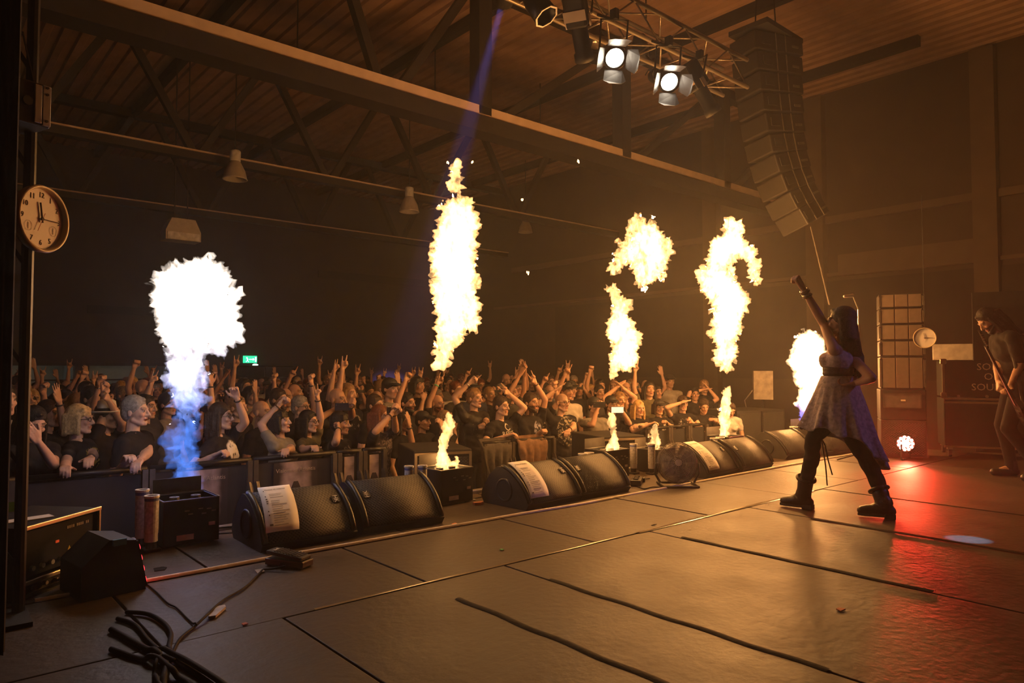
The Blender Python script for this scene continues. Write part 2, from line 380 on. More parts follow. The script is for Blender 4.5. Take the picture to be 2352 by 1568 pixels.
# dark raised strips for the long seams across the deck
M_tape_seam = mat('black_tape_and_seam', (.010, .009, .008), .75, bump=.3, bscale=40, spec=.2)  # shared by the dark seam strips and a square of black tape
for i, (x, y0, y1, lab) in enumerate(((2.58, 1.22, 2.68, 'black seam strip on the deck, the one next to the taped cables'), (3.87, 1.30, 2.78, 'black seam strip on the deck between two glossy panels'), (5.06, .2, 2.5, 'black seam strip on the deck running past the rear boot of the singer'), (2.04, 1.3, 2.75, 'faint black seam strip on the deck, shortest of the four'))):
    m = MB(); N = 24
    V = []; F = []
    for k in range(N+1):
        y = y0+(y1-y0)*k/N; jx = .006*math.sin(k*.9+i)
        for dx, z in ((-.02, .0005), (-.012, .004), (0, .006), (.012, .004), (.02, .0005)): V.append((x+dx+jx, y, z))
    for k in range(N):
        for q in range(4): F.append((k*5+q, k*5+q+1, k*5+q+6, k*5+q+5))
    m.add(V, F); o = m.build('seam_strip', M_tape_seam, None, smooth=True); tag(o, lab, 'tape')
M_tape = mat('pale_tape', (.80, .74, .66), .25, var=.12, scale=20)
M_cream = mat('glossy_pale_strip', (.34, .28, .2), .16, var=.1)  # pale, glossy strips along the long panel joint
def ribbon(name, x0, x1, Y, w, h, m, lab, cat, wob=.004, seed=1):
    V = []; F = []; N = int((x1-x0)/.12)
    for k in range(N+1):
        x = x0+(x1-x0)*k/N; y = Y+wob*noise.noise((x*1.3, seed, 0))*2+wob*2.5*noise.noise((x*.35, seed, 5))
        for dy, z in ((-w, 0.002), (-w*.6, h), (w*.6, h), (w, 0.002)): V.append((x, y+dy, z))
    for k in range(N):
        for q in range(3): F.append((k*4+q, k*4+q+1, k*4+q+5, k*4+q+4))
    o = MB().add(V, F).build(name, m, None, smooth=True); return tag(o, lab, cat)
ribbon('edge_cable', .5, 10.4, 4.0, .013, .016, M_tape, 'long pale cable strip taped along the deck in front of the wedge monitors', 'cable', .012, 3)
ribbon('panel_strip', 1.45, 3.6, 3.055, .012, .004, M_cream, 'glossy strip on the long panel joint, half nearest the taped cables', 'tape')
ribbon('panel_strip', 3.75, 6.2, 3.05, .02, .004, M_cream, 'glossy strip on the long panel joint leading to the singer', 'tape')
# aluminium nosing at the audience side
tag(MB().box((4, 5.0, -.01), (13.1, .06, .06), bev=.006).build('edge_nosing', M_alu), 'aluminium edge profile along the audience side of the stage', 'edge profile')
tag(MB().box((4, 5.04, -.5), (13, .03, .78)).build('stage_skirt', M_black), 'black skirt hanging below the stage edge', 'skirt')
# gaffer bits, confetti, marks
M_tapeg = mat('grey_gaffer', (.42, .4, .37), .5, bump=.3)
def scrap(px, py, pts, m, lab, cat='tape', zz=.004, grp=None):
    p = gz(px, py); mb = MB(); V = [(x, y, .001) for x, y in pts]+[(x, y, zz+.004*noise.noise((x*30, y*30, px))) for x, y in pts]; n = len(pts)
    mb.add(V, [tuple(range(n, 2*n))]+[(k, (k+1) % n, n+(k+1) % n, n+k) for k in range(n)])
    o = mb.build('floor_tape' if cat == 'tape' else 'paper_scrap', m, None, loc=(p.x, p.y, .0)); return tag(o, lab, cat, grp)
scrap(485, 1411, [(-.03, -.055), (.0, -.06), (.075, .03), (.08, .06), (.05, .062), (.01, .02)], M_tapeg, 'crumpled grey gaffer tape holding down the cable of the foot pedal', zz=.012)
scrap(595, 1313, [(-.02, -.03), (.02, -.03), (.03, .03), (-.01, .035)], M_tapeg, 'small grey tape piece beside the foot pedal', zz=.006)
M_conf = mat('red_confetti', (.55, .12, .06), .6); M_confo = mat('orange_paper', (.75, .26, .10), .6); M_confg = mat('green_confetti', (.08, .5, .15), .5)
scrap(1098, 1158, [(-.05, -.02), (.0, -.035), (.05, -.01), (.04, .02), (.0, .012), (-.03, .03)], M_confo, 'crumpled orange paper scrap on the deck beside the flame box', 'paper', .02)
scrap(1089, 1149, [(-.012, -.01), (.012, -.012), (.014, .012), (-.01, .012)], M_white, 'tiny white paper scrap beside the orange paper', 'paper', .008)
scrap(1043, 1203, [(-.02, -.008), (.02, -.01), (.018, .01), (-.018, .008)], M_confo, 'small flat orange scrap before the second wedge monitor', 'paper', .004)
scrap(1930, 1401, [(-.02, -.01), (.02, -.015), (.015, .012), (-.01, .014)], M_conf, 'small red paper scrap on the open deck', 'paper', .006)
scrap(1153, 1263, [(-.01, -.01), (.012, -.008), (.008, .012), (-.01, .01)], M_confg, 'tiny green paper scrap on the deck', 'paper', .005)
scrap(562, 1434, [(-.01, -.01), (.012, -.008), (.008, .012), (-.01, .01)], M_conf, 'tiny red paper scrap near the grey gaffer tape', 'paper', .005)
scrap(1500, 1205, [(-.03, -.006), (.03, -.01), (.02, .008)], M_black, 'short black tape end lying on the deck', 'tape', .004)
scrap(1850, 1094, [(-.04, -.008), (.04, -.01), (.03, .01)], M_black, 'short black tape end beyond the white cable strip', 'tape', .004)
scrap(365, 1308, [(-.03, -.03), (.02, -.04), (.04, .0), (.03, .04), (-.02, .03)], M_tape_seam, 'square of black tape on the deck by the red lamp', 'tape', .006)
# scratches that shine on the worn sheet
# ================================================================ floor wedges
def grille_material(name, base, sc=62., axes='xz', hole=.33):
    m = bpy.data.materials.new(name); m.use_nodes = True; nt = m.node_tree; b = nt.nodes['Principled BSDF']; L = nt.links.new
    tc = _n(nt, 'ShaderNodeTexCoord'); sp = _n(nt, 'ShaderNodeSeparateXYZ'); L(tc.outputs['Object'], sp.inputs[0])
    cb = _n(nt, 'ShaderNodeCombineXYZ'); L(sp.outputs['X' if axes[0] == 'x' else 'Y'], cb.inputs[0])
    L(sp.outputs['Z'], cb.inputs[1])
    mp = _n(nt, 'ShaderNodeMapping'); mp.inputs['Rotation'].default_value = (0, 0, math.pi/4); mp.inputs['Scale'].default_value = (1, 1.15, 1); L(cb.outputs[0], mp.inputs[0])
    v = _n(nt, 'ShaderNodeTexVoronoi'); v.voronoi_dimensions = '2D'; v.inputs['Randomness'].default_value = 0; v.inputs['Scale'].default_value = sc; L(mp.outputs[0], v.inputs['Vector'])
    r = _n(nt, 'ShaderNodeMapRange'); r.inputs['From Min'].default_value = hole-.06; r.inputs['From Max'].default_value = hole+.06; L(v.outputs['Distance'], r.inputs['Value'])
    mx = _n(nt, 'ShaderNodeMix', data_type='RGBA'); mx.inputs['A'].default_value = [c*.08 for c in base]+[1]; mx.inputs['B'].default_value = list(base)+[1]
    L(r.outputs[0], mx.inputs['Factor']); L(mx.outputs['Result'], b.inputs['Base Color'])
    bu = _n(nt, 'ShaderNodeBump'); bu.inputs['Distance'].default_value = .004; bu.inputs['Strength'].default_value = .8; L(r.outputs[0], bu.inputs['Height']); L(bu.outputs[0], b.inputs['Normal'])
    b.inputs['Roughness'].default_value = .6
    return m
M_grille = grille_material('perforated_grille', (.034, .030, .025))
M_cabinet = mat('textured_cabinet_paint', (.018, .017, .016), .55, bump=.25, bscale=180)
M_paper = mat('paper', (.82, .80, .80), .75, var=.03)
M_ink = mat('ink', (.05, .04, .05), .8)
M_inkg = mat('faded_ink', (.42, .40, .42), .8)
GP = [(0.004, .055), (.02, .09), (.055, .145), (.10, .195), (.155, .24), (.215, .278), (.28, .305), (.315, .312)]   # curved front (y, z)
def gpoint(s):
    s = max(0., min(1., s))*(len(GP)-1); i = min(int(s), len(GP)-2); f = s-i
    a = Vector(GP[i]); b = Vector(GP[i+1]); p = a.lerp(b, f); t = (b-a).normalized(); return p, Vector((-t.y, t.x))
def wedge(x, y, rz, w, lab, badge, grp):
    t = thing('wedge_monitor', lab, 'monitor speaker', (x, y, 0), rz, grp)
    prof = [(.03, 0), (-.002, .045)]+[(a+.004, b-.004) for a, b in GP]+[(.36, .306), (.44, .24), (.53, .11), (.545, .05), (.51, 0)]
    M = Matrix(((0, 0, 1, -w/2), (1, 0, 0, 0), (0, 1, 0, 0.0), (0, 0, 0, 1)))
    o = MB().prism(prof, w, M).build('cabinet', M_cabinet, t)
    V = []; F = []
    for (a, b) in GP:
        V += [(-w/2+.045, a, b), (w/2-.045, a, b)]
    m = MB().add(V, [(2*i, 2*i+1, 2*i+3, 2*i+2) for i in range(len(GP)-1)]); g = m.build('grille', M_grille, t, smooth=True)
    mo = g.modifiers.new('thick', 'SOLIDIFY'); mo.thickness = .006; mo.offset = 0
    for sx in (-1, 1):   # rounded side rails
        m = MB(); m.tube([(sx*(w/2-.022), a-.002, b+.004) for a, b in GP], .017, 8); m.build('side_rail', M_blackg, t, smooth=True)
    for sx in (-1, 1):   # handle cup in each side
        m = MB().lathe([(.075, .004), (.085, .012), (.095, .004), (.095, -.002)], 18, (sx*(w/2-.0), .27, .13), Matrix.Rotation(sx*math.pi/2, 3, 'Y')); m.build('handle_ring', M_blackg, t, smooth=True)
        MB().cyl((sx*(w/2+.001), .27, .13), .075, .006, 18, 'X').build('handle_cup', M_black, t)
    for px_ in (-.2, .2):
        for py_ in (.08, .46): MB().cyl((px_, py_, -.0), .02, .012, 10).build('rubber_foot', M_black, t)
    if badge:
        p, n = gpoint(.56); s = badge*(w/2-.085)
        c = Vector((s, p.x+n.x*.006, p.y+n.y*.006)); up = Vector((0, n.y, -n.x)); nn = Vector((0, n.x, n.y))
        Mf = frame(c, Vector((1, 0, 0)), up if True else up)
        R = Mf.to_3x3(); bd = MB().box(c, (.05, .052, .006), R).build('badge', M_black, t)
        Mt = frame(c+nn*.0036, up*badge*-1, Vector((badge, 0, 0)))
        text('badge_mark', 'HK', .044, M_white, bd, Mt)
    return t
WG = 'wedge monitors along the stage front'
wd = [wedge(1.95, 4.15, -.02, .62, 'wedge monitor with set list sheet, right behind the foot pedal', 1, WG),
      wedge(2.63, 4.15, -.06, .62, 'bare wedge monitor between the set list wedge and the burning flame box', -1, WG),
      wedge(3.99, 4.07, .06, .64, 'wedge monitor with set list sheet standing across from the barrier with the hung jacket', 1, WG),
      wedge(4.64, 4.10, .00, .62, 'bare wedge monitor between a set list wedge and the floor fan', -1, WG),
      wedge(6.38, 4.07, .06, .64, 'wedge monitor with set list sheet beside the floor fan', 1, WG),
      wedge(7.05, 4.06, .02, .64, 'bare wedge monitor next to the fan side set list wedge', -1, WG),
      wedge(8.37, 4.25, -.05, .64, 'hazy wedge monitor behind the legs of the singer, nearer the set list wedges', 0, WG),
      wedge(9.08, 4.10, -.12, .64, 'wedge monitor glowing red beside the red floor lamp', 0, WG)]
def setlist(wg, x0, x1, skew, s0, s1, title, lab):
    def P(u, v, h=.0):
        s = s0+(s1-s0)*v; x = x0+(x1-x0)*u-skew*v
        over = max(0, s-1.0)
        p, n = gpoint(min(s, 1)); lift = .020+h+.010*math.sin(u*5)*max(0, .12-v)*6
        q = Vector((x, p.x+n.x*lift, p.y+n.y*lift))
        if over > 0: q += Vector((0, over*.30, over*.10))
        return q
    root = wg.matrix_basis
    loc = root @ P(.5, .5)
    t = thing('set_list', lab, 'paper', loc, wg.rotation_euler.z, 'set list sheets on the wedges')
    off = P(.5, .5)
    V = []; N = 10
    for i in range(N+1):
        for k in range(5): V.append(P(k/4, i/N)-off)
    m = MB().add(V, [(i*5+k, i*5+k+1, i*5+k+6, i*5+k+5) for i in range(N) for k in range(4)])
    o = m.build('sheet', M_paper, t, smooth=True); mo = o.modifiers.new('thick', 'SOLIDIFY'); mo.thickness = .0008; mo.offset = 0
    m = MB(); rnd = random.Random(3)
    for k in range(17):
        v = .69-k*.037; u0 = .27 if k else .3; u1 = u0+rnd.uniform(.25, .5)
        if k in (0, 4): continue
        m.add([P(u0, v, .0012)-off, P(u1, v, .0012)-off, P(u1, v+.014, .0012)-off, P(u0, v+.014, .0012)-off], [(0, 1, 2, 3)])
    m.build('printed_lines', M_inkg, t)
    m = MB()
    for v, w in ((.74, .03), (.60, .03), (.545, .05), (.50, .06), (.46, .05), (.32, .03), (.26, .03), (.10, .10)):
        m.add([P(.13, v, .0012)-off, P(.13+w, v, .0012)-off, P(.13+w, v+.022, .0012)-off, P(.13, v+.022, .0012)-off], [(0, 1, 2, 3)])
    m.build('margin_marks', M_ink, t)
    tt = text('title', title, 1, M_ink, t, Matrix.Identity(4), .0)
    xs = [v.co.x for v in tt.data.vertices]; sc = .64/(max(xs)-min(xs))
    for v in tt.data.vertices: v.co = P(.5+v.co.x*sc, .79+v.co.y*sc*.85, .0014)-off
    return t
setlist(wd[0], -.285, -.075, -.06, .18, 1.06, 'Visions of Atlantis', 'printed set list sheet on the wedge behind the foot pedal')
setlist(wd[2], -.29, -.08, -.05, .12, 1.02, 'Visions of Atlantis', 'printed set list sheet on the wedge across from the hung jacket')
setlist(wd[4], -.29, -.08, -.04, .08, 1.02, 'Visions of Atlantis', 'printed set list sheet on the wedge beside the floor fan')

# ================================================================ flame boxes
M_label = mat('serial_label', (.62, .55, .62), .5); M_cut = mat('steel_edge', (.35, .33, .3), .35, metal=.8)
FLX = {'a': (1.39, 4.80), 'b': (3.42, 4.79), 'c': (5.42, 4.80), 'd': (6.12, 4.77), 'e': (7.57, 4.80), 'f': (9.62, 4.80)}
def flame_box(key, s, lab, rz=0., cups=True):
    x, y = FLX[key]
    t = thing('flame_projector', lab, 'flame machine', (x, y, 0), rz, 'flame machines along the stage edge')
    w, d, h = .33*s, .30*s, .27*s
    MB().box((0, -d/2+.006, h/2+.012), (w, .012, h), bev=.003).build('front_panel', M_blackg, t)
    MB().box((0, d/2-.006, h/2+.012), (w, .012, h), bev=.003).build('back_panel', M_blackg, t)
    for sx in (-1, 1): MB().box((sx*(w/2-.006), 0, h/2+.012), (.012, d-.024, h), bev=.003).build('side_panel', M_blackg, t)
    MB().box((0, 0, .02), (w-.02, d-.02, .012)).build('base_plate', M_black, t)
    MB().box((0, 0, h-.03), (w-.03, d-.03, .008)).build('top_tray', M_black, t)
    m = MB()
    for a, b in (((-w/2, -d/2), (w/2, -d/2)), ((w/2, -d/2), (w/2, d/2)), ((w/2, d/2), (-w/2, d/2)), ((-w/2, d/2), (-w/2, -d/2))): m.bar((a[0], a[1], h+.014), (b[0], b[1], h+.014), .007)
    m.build('rim', M_cut, t)
    for sx in (-.4, .4):
        MB().lathe([(.022*s, 0), (.022*s, .05), (.03*s, .055), (.03*s, .075), (.012, .075), (.012, .02)], 14, (sx*.16*s, 0, h-.06)).build('nozzle', M_cut, t)
    MB().box((-w*.12, -d/2-.002, .055*s), (.10*s, .003, .034*s)).build('serial_label', M_label, t)
    MB().box((w*.36, -d/2-.002, .12*s), (.04*s, .003, .022*s)).build('warning_label', M_label, t)
    m = MB()
    for k, (a, b) in enumerate(((-.05, .8), (.03, .82), (.08, .8), (-.03, .72), (.05, .7), (.11, .74))): m.box((a*s+.02, -d/2-.002, h*b), (.028*s, .003, .008*s))
    m.build('vent_slots', M_cut, t)
    for sx in (-1, 1): MB().box((sx*(w/2-.04), 0, .006), (.03, d-.05, .014)).build('skid', M_black, t)
    m = MB().box((w/2-.005, d/2+.008, h*.75), (.03, .012, .10)); m.build('latch', M_cut, t)
    # heat shield plates standing behind the nozzles
    MB().box((0, d/2+.018, h+.05), (w*.9, .004, .12)).build('heat_shield', mat('sooty_shield', (.10, .09, .08), .5, metal=.3), t)
    return t
fbox = {k: flame_box(k, s, l, rz) for k, s, l, rz in (
    ('a', 1.0, 'black flame machine under the tall white and blue flame', 0.0), ('b', 1.0, 'black flame machine with burning tray next to two blue tubes', .06),
    ('c', 1.0, 'black flame machine behind the second wedge pair with a thin curling flame', 0), ('d', .85, 'small black flame machine behind the floor fan', .2),
    ('e', 1.0, 'black flame machine behind the fan side wedges under the forked fireball', 0), ('f', 1.0, 'black flame machine behind the singer under the round fireball', 0))}
M_tube = mat('pyro_tube_card', (.62, .60, .66), .5, var=.1, scale=40); M_tubeb = mat('blue_pyro_card', (.10, .14, .42), .5, var=.1); M_tuber = mat('tube_label_print', (.60, .58, .60), .6, var=.3, scale=60)
def pyro(p, h, r, blue, lab, grp='card tubes on stands by the flame machines', tilt=0):
    t = thing('pyro_tube', lab, 'pyro tube', p, 0, grp)
    body = M_tubeb if blue else M_tube
    z = .06
    MB().box((0, 0, .01), (.09, .09, .02), bev=.004).build('stand', M_black, t)
    MB().cyl((0, 0, .04), r*.8, .05, 14).build('socket', M_blackg, t)
    MB().lathe([(0, z), (r, z), (r, z+h), (r*.9, z+h), (r*.9, z+h-.03), (0, z+h-.03)], 20).build('tube', body, t, smooth=False)
    MB().lathe([(r+.001, z+h*.18), (r+.002, z+h*.18), (r+.002, z+h*.9), (r+.001, z+h*.9)], 20).build('label_wrap', M_tuber if not blue else M_tube, t)
    MB().lathe([(r+.001, z+h-.008), (r+.005, z+h-.008), (r+.005, z+h+.004), (r*.88, z+h+.004), (r*.88, z+h-.008)], 20).build('rim', M_white, t)
    MB().lathe([(r+.002, z+h*.9), (r+.003, z+h*.9), (r+.003, z+h-.012), (r+.002, z+h-.012)], 20).build('band', M_tubeb, t)
    return t
pyro((1.14, 4.80, 0), .29, .036, 0, 'slim pale card tube, rear one of two beside the blue flame machine')
pyro((1.16, 4.66, 0), .27, .038, 0, 'slim pale card tube, front one of two beside the blue flame machine')
pyro((3.03, 4.74, 0), .27, .033, 0, 'short blue tinted card tube next to the burning tray, farther from it')
pyro((3.13, 4.70, 0), .27, .034, 0, 'short blue tinted card tube touching the flame box with burning tray')
pyro((5.07, 4.80, 0), .20, .045, 0, 'stubby card tube peeking over the second wedge pair', 'stubby tubes behind the second wedge pair')
pyro((5.18, 4.82, 0), .20, .045, 0, 'stubby card tube peeking over the second wedge pair', 'stubby tubes behind the second wedge pair')
pyro((5.79, 4.76, 0), .25, .035, 0, 'lit card tube standing before the dark subwoofer left of the fan flame')
pyro((5.91, 4.62, 0), .25, .035, 0, 'lit card tube directly beside the small flame machine behind the fan')
pyro((7.21, 4.72, 0), .22, .048, 0, 'stubby card tube behind the fan side wedges next to the fire', 'stubby tubes behind the fan side wedges')
pyro((7.33, 4.72, 0), .22, .048, 0, 'stubby card tube behind the fan side wedges next to the fire', 'stubby tubes behind the fan side wedges')
pyro((9.20, 4.78, 0), .24, .05, 0, 'stubby card tube in front of the round fireball by the singer')
# distribution boxes by the fan
p = gz(1462, 1112)
t = thing('power_strip', 'black multi socket power block on the deck between wedge and fan', 'power strip', p, .6)
MB().box((0, 0, .03), (.26, .10, .055), bev=.01).build('housing', M_blackg, t)
for k in range(3): MB().cyl((-.08+.08*k, -.0, .06), .025, .02, 14).build('socket', M_black, t)
MB().box((.17, -.03, .022), (.10, .08, .04), bev=.008).build('plug', M_black, t)
MB().tube([(.22, -.03, .02), (.28, -.05, .01), (.33, -.10, .01)], .006, 6).build('lead', M_black, t, smooth=True)

# ================================================================ floor fan
c = gd(1555, 1063, 6.62); M_fan = mat('fan_wire', (.36, .34, .32), .35, metal=.5, var=.1); M_blade = mat('fan_blade', (.10, .085, .07), .4)
fdir = Vector((-.62, -.72, .18)).normalized()
t = thing('floor_fan', 'round wire cage floor fan on a tube stand between the wedges', 'fan', (c.x, c.y, 0), 0)
Rf = fdir.to_track_quat('Z', 'Y').to_matrix(); cz = Vector((0, 0, c.z)); R0 = .19
def ring(mb, r, z, tr, n=32): mb.tube([cz+Rf @ Vector((r*math.cos(2*math.pi*k/n), r*math.sin(2*math.pi*k/n), z)) for k in range(n+1)], tr, 5, cap=False)
for sgn, nm in ((1, 'front_guard'), (-1, 'rear_guard')):
    m = MB()
    for k in range(15):
        f = k/14; r = .03+(R0-.03)*f; ring(m, r, sgn*.055*math.sqrt(max(0, 1-f**4)), .0036, 28)
    for k in range(12):
        an = 2*math.pi*k/12; m.tube([cz+Rf @ Vector((R0*f*math.cos(an), R0*f*math.sin(an), sgn*.055*math.sqrt(max(0, 1-f**4)))) for f in (.12, .4, .7, .9, 1)], .0025, 5)
    m.build(nm, M_fan, t, smooth=True)
MB().cyl(cz+Rf @ Vector((0, 0, .06)), .032, .008, 18, Rf @ Vector((0, 0, 1))).build('hub_badge', mat('fan_badge', (.6, .55, .48), .4), t)
MB().cyl(cz+Rf @ Vector((0, 0, -.075)), .06, .11, 16, Rf @ Vector((0, 0, 1))).build('motor', M_blackg, t)
for k in range(4):
    an = k*math.pi/2+.4; m = MB(); V = []
    for i in range(6):
        f = i/5; r = .04+f*.125
        for sgn in (-1, 1):
            a2 = an+sgn*(.28+.25*f)*(1-.3*f); V.append(cz+Rf @ Vector((r*math.cos(a2), r*math.sin(a2), sgn*.022)))
    m.add(V, [(2*i, 2*i+1, 2*i+3, 2*i+2) for i in range(5)]); o = m.build('blade', M_blade, t, smooth=True); o.modifiers.new('thick', 'SOLIDIFY').thickness = .003
side = Rf @ Vector((1, 0, 0)); side.z = 0; side.normalize(); fw = Vector((fdir.x, fdir.y, 0)).normalized()
for s in (-1, 1):
    m = MB(); m.tube([cz+side*s*(R0+.01), cz+side*s*(R0+.015)-Vector((0, 0, .1)), side*s*(R0-.03)+Vector((0, 0, .03)), side*s*(R0-.03)+Vector((0, 0, .012))+fw*.02, side*s*(R0-.03)+fw*.16+Vector((0, 0, .012))], .011, 8); m.build('stand_arm', M_blackg, t, smooth=True)
MB().tube([side*-(R0-.03)-fw*.13+Vector((0, 0, .012)), side*(R0-.03)-fw*.13+Vector((0, 0, .012))], .011, 8).tube([side*-(R0-.03)+fw*.06+Vector((0, 0, .012)), side*-(R0-.03)-fw*.13+Vector((0, 0, .012))], .011, 8).tube([side*(R0-.03)+fw*.06+Vector((0, 0, .012)), side*(R0-.03)-fw*.13+Vector((0, 0, .012))], .011, 8).tube([side*-(R0-.03)+fw*.16+Vector((0, 0, .012)), side*(R0-.03)+fw*.16+Vector((0, 0, .012))], .011, 8).build('stand_base', M_blackg, t, smooth=True)

# ================================================================ expression pedal and cables
p = gz(664, 1298); t = thing('foot_pedal', 'black rocker foot pedal lying on the deck before the wedge', 'foot pedal', p, math.radians(-62))
MB().box((0, 0, .022), (.255, .10, .036), bev=.006).build('base', mat('pedal_base', (.035, .028, .026), .4), t)
R = Matrix.Rotation(math.radians(5), 3, 'Y')
tr = MB().box((-.005, 0, .062), (.24, .09, .022), R, bev=.006).build('treadle', mat('rubber_tread', (.018, .017, .016), .6, bump=.4, bscale=150), t)
for k in range(9): MB().box((-.09+.02*k+.02, 0, .0745+(-.0017)*(k-4)), (.008, .078, .004), R).build('tread_rib', M_black, tr)
Mm = frame((-.085, 0, .0815), (0, -1, 0), (-1, 0, .09))
MB().prism([(-.02, -.012), (-.002, .002), (.012, -.014), (.02, .012), (.004, .004), (-.016, .014)], .002, Mm).build('tread_emblem', M_white, tr)
for sx in (-.1, .1): MB().box((sx, 0, .004), (.03, .09, .008)).build('rubber_foot', M_black, t)
MB().cyl((-.0, -.062, .025), .006, .03, 8, 'Y').build('jack', M_chrome, t)
M_cable = mat('black_cable', (.008, .007, .007), .7, spec=.2)
CABLES = []
def cable(pts, r, lab, m=M_cable, name='cable', z=None, grp='cables on the deck'):
    P = [gz(x, y, r) if len(q) == 2 else gz(x, y, q[2]) for q in pts for x, y in [q[:2]]]
    # catmull-rom
    Q = []; P2 = [P[0]]+P+[P[-1]]
    for i in range(1, len(P2)-2):
        for k in range(20):
            s = k/20; a, b, c_, d = P2[i-1], P2[i], P2[i+1], P2[i+2]
            Q.append(.5*((2*b)+(c_-a)*s+(2*a-5*b+4*c_-d)*s*s+(3*b-a-3*c_+d)*s**3))
    Q.append(P[-1])
    for q in Q:
        for (o_, r_) in CABLES:
            dd = math.hypot(q.x-o_.x, q.y-o_.y); rs = r+r_
            if dd < rs*1.6: q.z = max(q.z, o_.z+rs*max(0., 1.05-(dd/(rs*1.6))**2))
    zs = [min(q.z, .030) for q in Q]
    for _ in range(6): zs = [zs[0]]+[(zs[i-1]+2*zs[i]+zs[i+1])/4 for i in range(1, len(zs)-1)]+[zs[-1]]
    for q, z_ in zip(Q, zs): q.z = max(r*.95, z_)
    CABLES.extend((q.copy(), r) for q in Q)
    o0 = Q[0].copy(); o0.z = 0
    o = MB().tube([q-o0 for q in Q], r, 8).build(name, m, None, smooth=True, loc=o0); return tag(o, lab, 'cable', grp)
cable([(655, 1300, .025), (625, 1306, .012), (605, 1308), (596, 1316), (560, 1350), (510, 1380), (475, 1412, .018), (445, 1440), (415, 1465), (400, 1490), (392, 1515), (380, 1568)], .006, 'thin black cable from the foot pedal running under the grey tape')
cable([(330, 1335), (360, 1360), (385, 1385), (405, 1395), (430, 1420), (452, 1440)], .004, 'very thin black cable from the red lamp to the pedal cable')
cable([(290, 1405), (340, 1410), (375, 1430), (392, 1455), (388, 1490), (400, 1515), (440, 1540), (480, 1568), (520, 1600)], .010, 'thick black cable arching over the others near the red lamp')
cable([(270, 1420), (310, 1435), (340, 1470), (375, 1500), (430, 1530), (480, 1560), (530, 1590)], .010, 'thick black cable in the bundle, second from the red lamp')
cable([(255, 1445), (300, 1470), (350, 1500), (380, 1530), (375, 1570), (380, 1610)], .012, 'heaviest black cable of the bundle lying underneath')
cable([(255, 1490), (310, 1510), (360, 1522), (390, 1545), (440, 1575), (460, 1610)], .011, 'black cable of the bundle crossing below the heaviest one')
cable([(400, 1530), (370, 1520), (355, 1545), (362, 1580), (390, 1610)], .008, 'small black cable loop at the end of the bundle')
cable([(500, 1212, .027), (560, 1207, .027), (620, 1200, .027)], .006, 'black cable along the stage edge beside the blue flame machine')
cable([(492, 1226), (550, 1222)], .005, 'thin black cable between the blue flame machine and the wedge')
cable([(1068, 1152), (1100, 1142), (1138, 1139)], .005, 'thin black cable from the burning flame box to the second wedge pair')
cable([(1530, 1120), (1500, 1118), (1478, 1122), (1455, 1112)], .005, 'black cable between the power block and the fan')

# ================================================================ amp rack, LED lamp and clock tower at the side of the stage
M_case = mat('rack_case_ply', (.016, .014, .013), .5, bump=.2); M_brass = mat('worn_alu_edge', (.62, .5, .36), .35, metal=.8, var=.1)
a = gz(35, 1392); b = gz(255, 1352)
t = thing('amp_rack', 'open black rack case with aluminium edges and amplifier inside, beside the red lamp', 'rack case', (.50, 4.36, 0), math.radians(42))
w, d, h = .52, .40, .34
for nm, cc, dd in (('side_panel', (-w/2, 0, h/2), (.012, d, h)), ('side_panel', (w/2, 0, h/2), (.012, d, h)), ('top_panel', (0, 0, h), (w, d, .012)), ('bottom_panel', (0, 0, .006), (w, d, .012)), ('back_panel', (0, d/2, h/2), (w, .012, h))):
    MB().box(cc, dd).build(nm, M_case, t)
for z in (h, .08): MB().box((0, -d/2-.004, z), (w+.02, .016, .02), bev=.003).build('edge_profile', M_brass, t)
for sx in (-1, 1): MB().box((sx*w/2, -d/2-.004, h/2), (.014, .014, h), bev=.003).build('corner_profile', M_brass, t)
amp = MB().box((0, -d/2+.05, .21), (w-.05, .08, .22), bev=.004).build('amplifier', mat('amp_face', (.01, .009, .009), .8, spec=.2), t)
m = MB()
for k in range(6): m.cyl((-.18+.06*k, -d/2+.005, .14), .012, .02, 12, 'Y')
m.build('amp_knobs', M_alu, amp)
MB().box((-.02, -d/2+.008, .23), (.02, .004, .012)).build('amp_display', mat('red_display', (.3, .02, .01), .4, emis=(1, .1, .02), estr=.3), amp)
MB().add([(.05, -d/2+.008, .17), (.074, -d/2+.008, .17), (.062, -d/2+.008, .192)], [(0, 1, 2)]).build('warning_mark', mat('yellow_print', (.6, .55, .1), .6), amp)
m2 = mat('amp_lettering', (.25, .19, .12), .6)
m = MB()
for k in range(12):
    if k not in (4, 9): m.box((.05+.013*k, -d/2+.0085, .285), (.009, .002, .014))
m.build('amp_lettering', m2, amp)
pn = MB().box((0, -d/2+.03, .045), (w-.05, .02, .05)).build('patch_panel', M_black, t)
for k in range(5): MB().cyl((-.16+.07*k, -d/2+.01, .04+.006*(k % 2)), .010, .02, 10, 'Y').build('patch_jack', M_brass, pn)
MB().bar((-.03, -d/2, .04), (.03, -d/2-.03, .055), .012).build('jack_plug', M_chrome, pn)
o = MB().prism([(-.07, 0), (.07, .0), (.07, .05), (-.07, .05)], .004, frame((0, 0, 0), (1, 0, 0), (0, 0.2, 1))).build('label_card', mat('green_card', (.18, .42, .06), .6, var=.1), None, loc=(.42, 4.52, h+.01)); tag(o, 'green marked card leaning on top of the rack case', 'card')
o = MB().box((0, 0, .002), (.2, .08, .003)).build('note_sheet', M_paper, None, loc=(.50, 4.26, h+.008)); o.rotation_euler.z = .2; tag(o, 'narrow white note sheet on top of the rack case', 'paper')
t = thing('water_bottle', 'clear plastic bottle with red cap on the rack case', 'bottle', (.34, 4.46, h+.008))
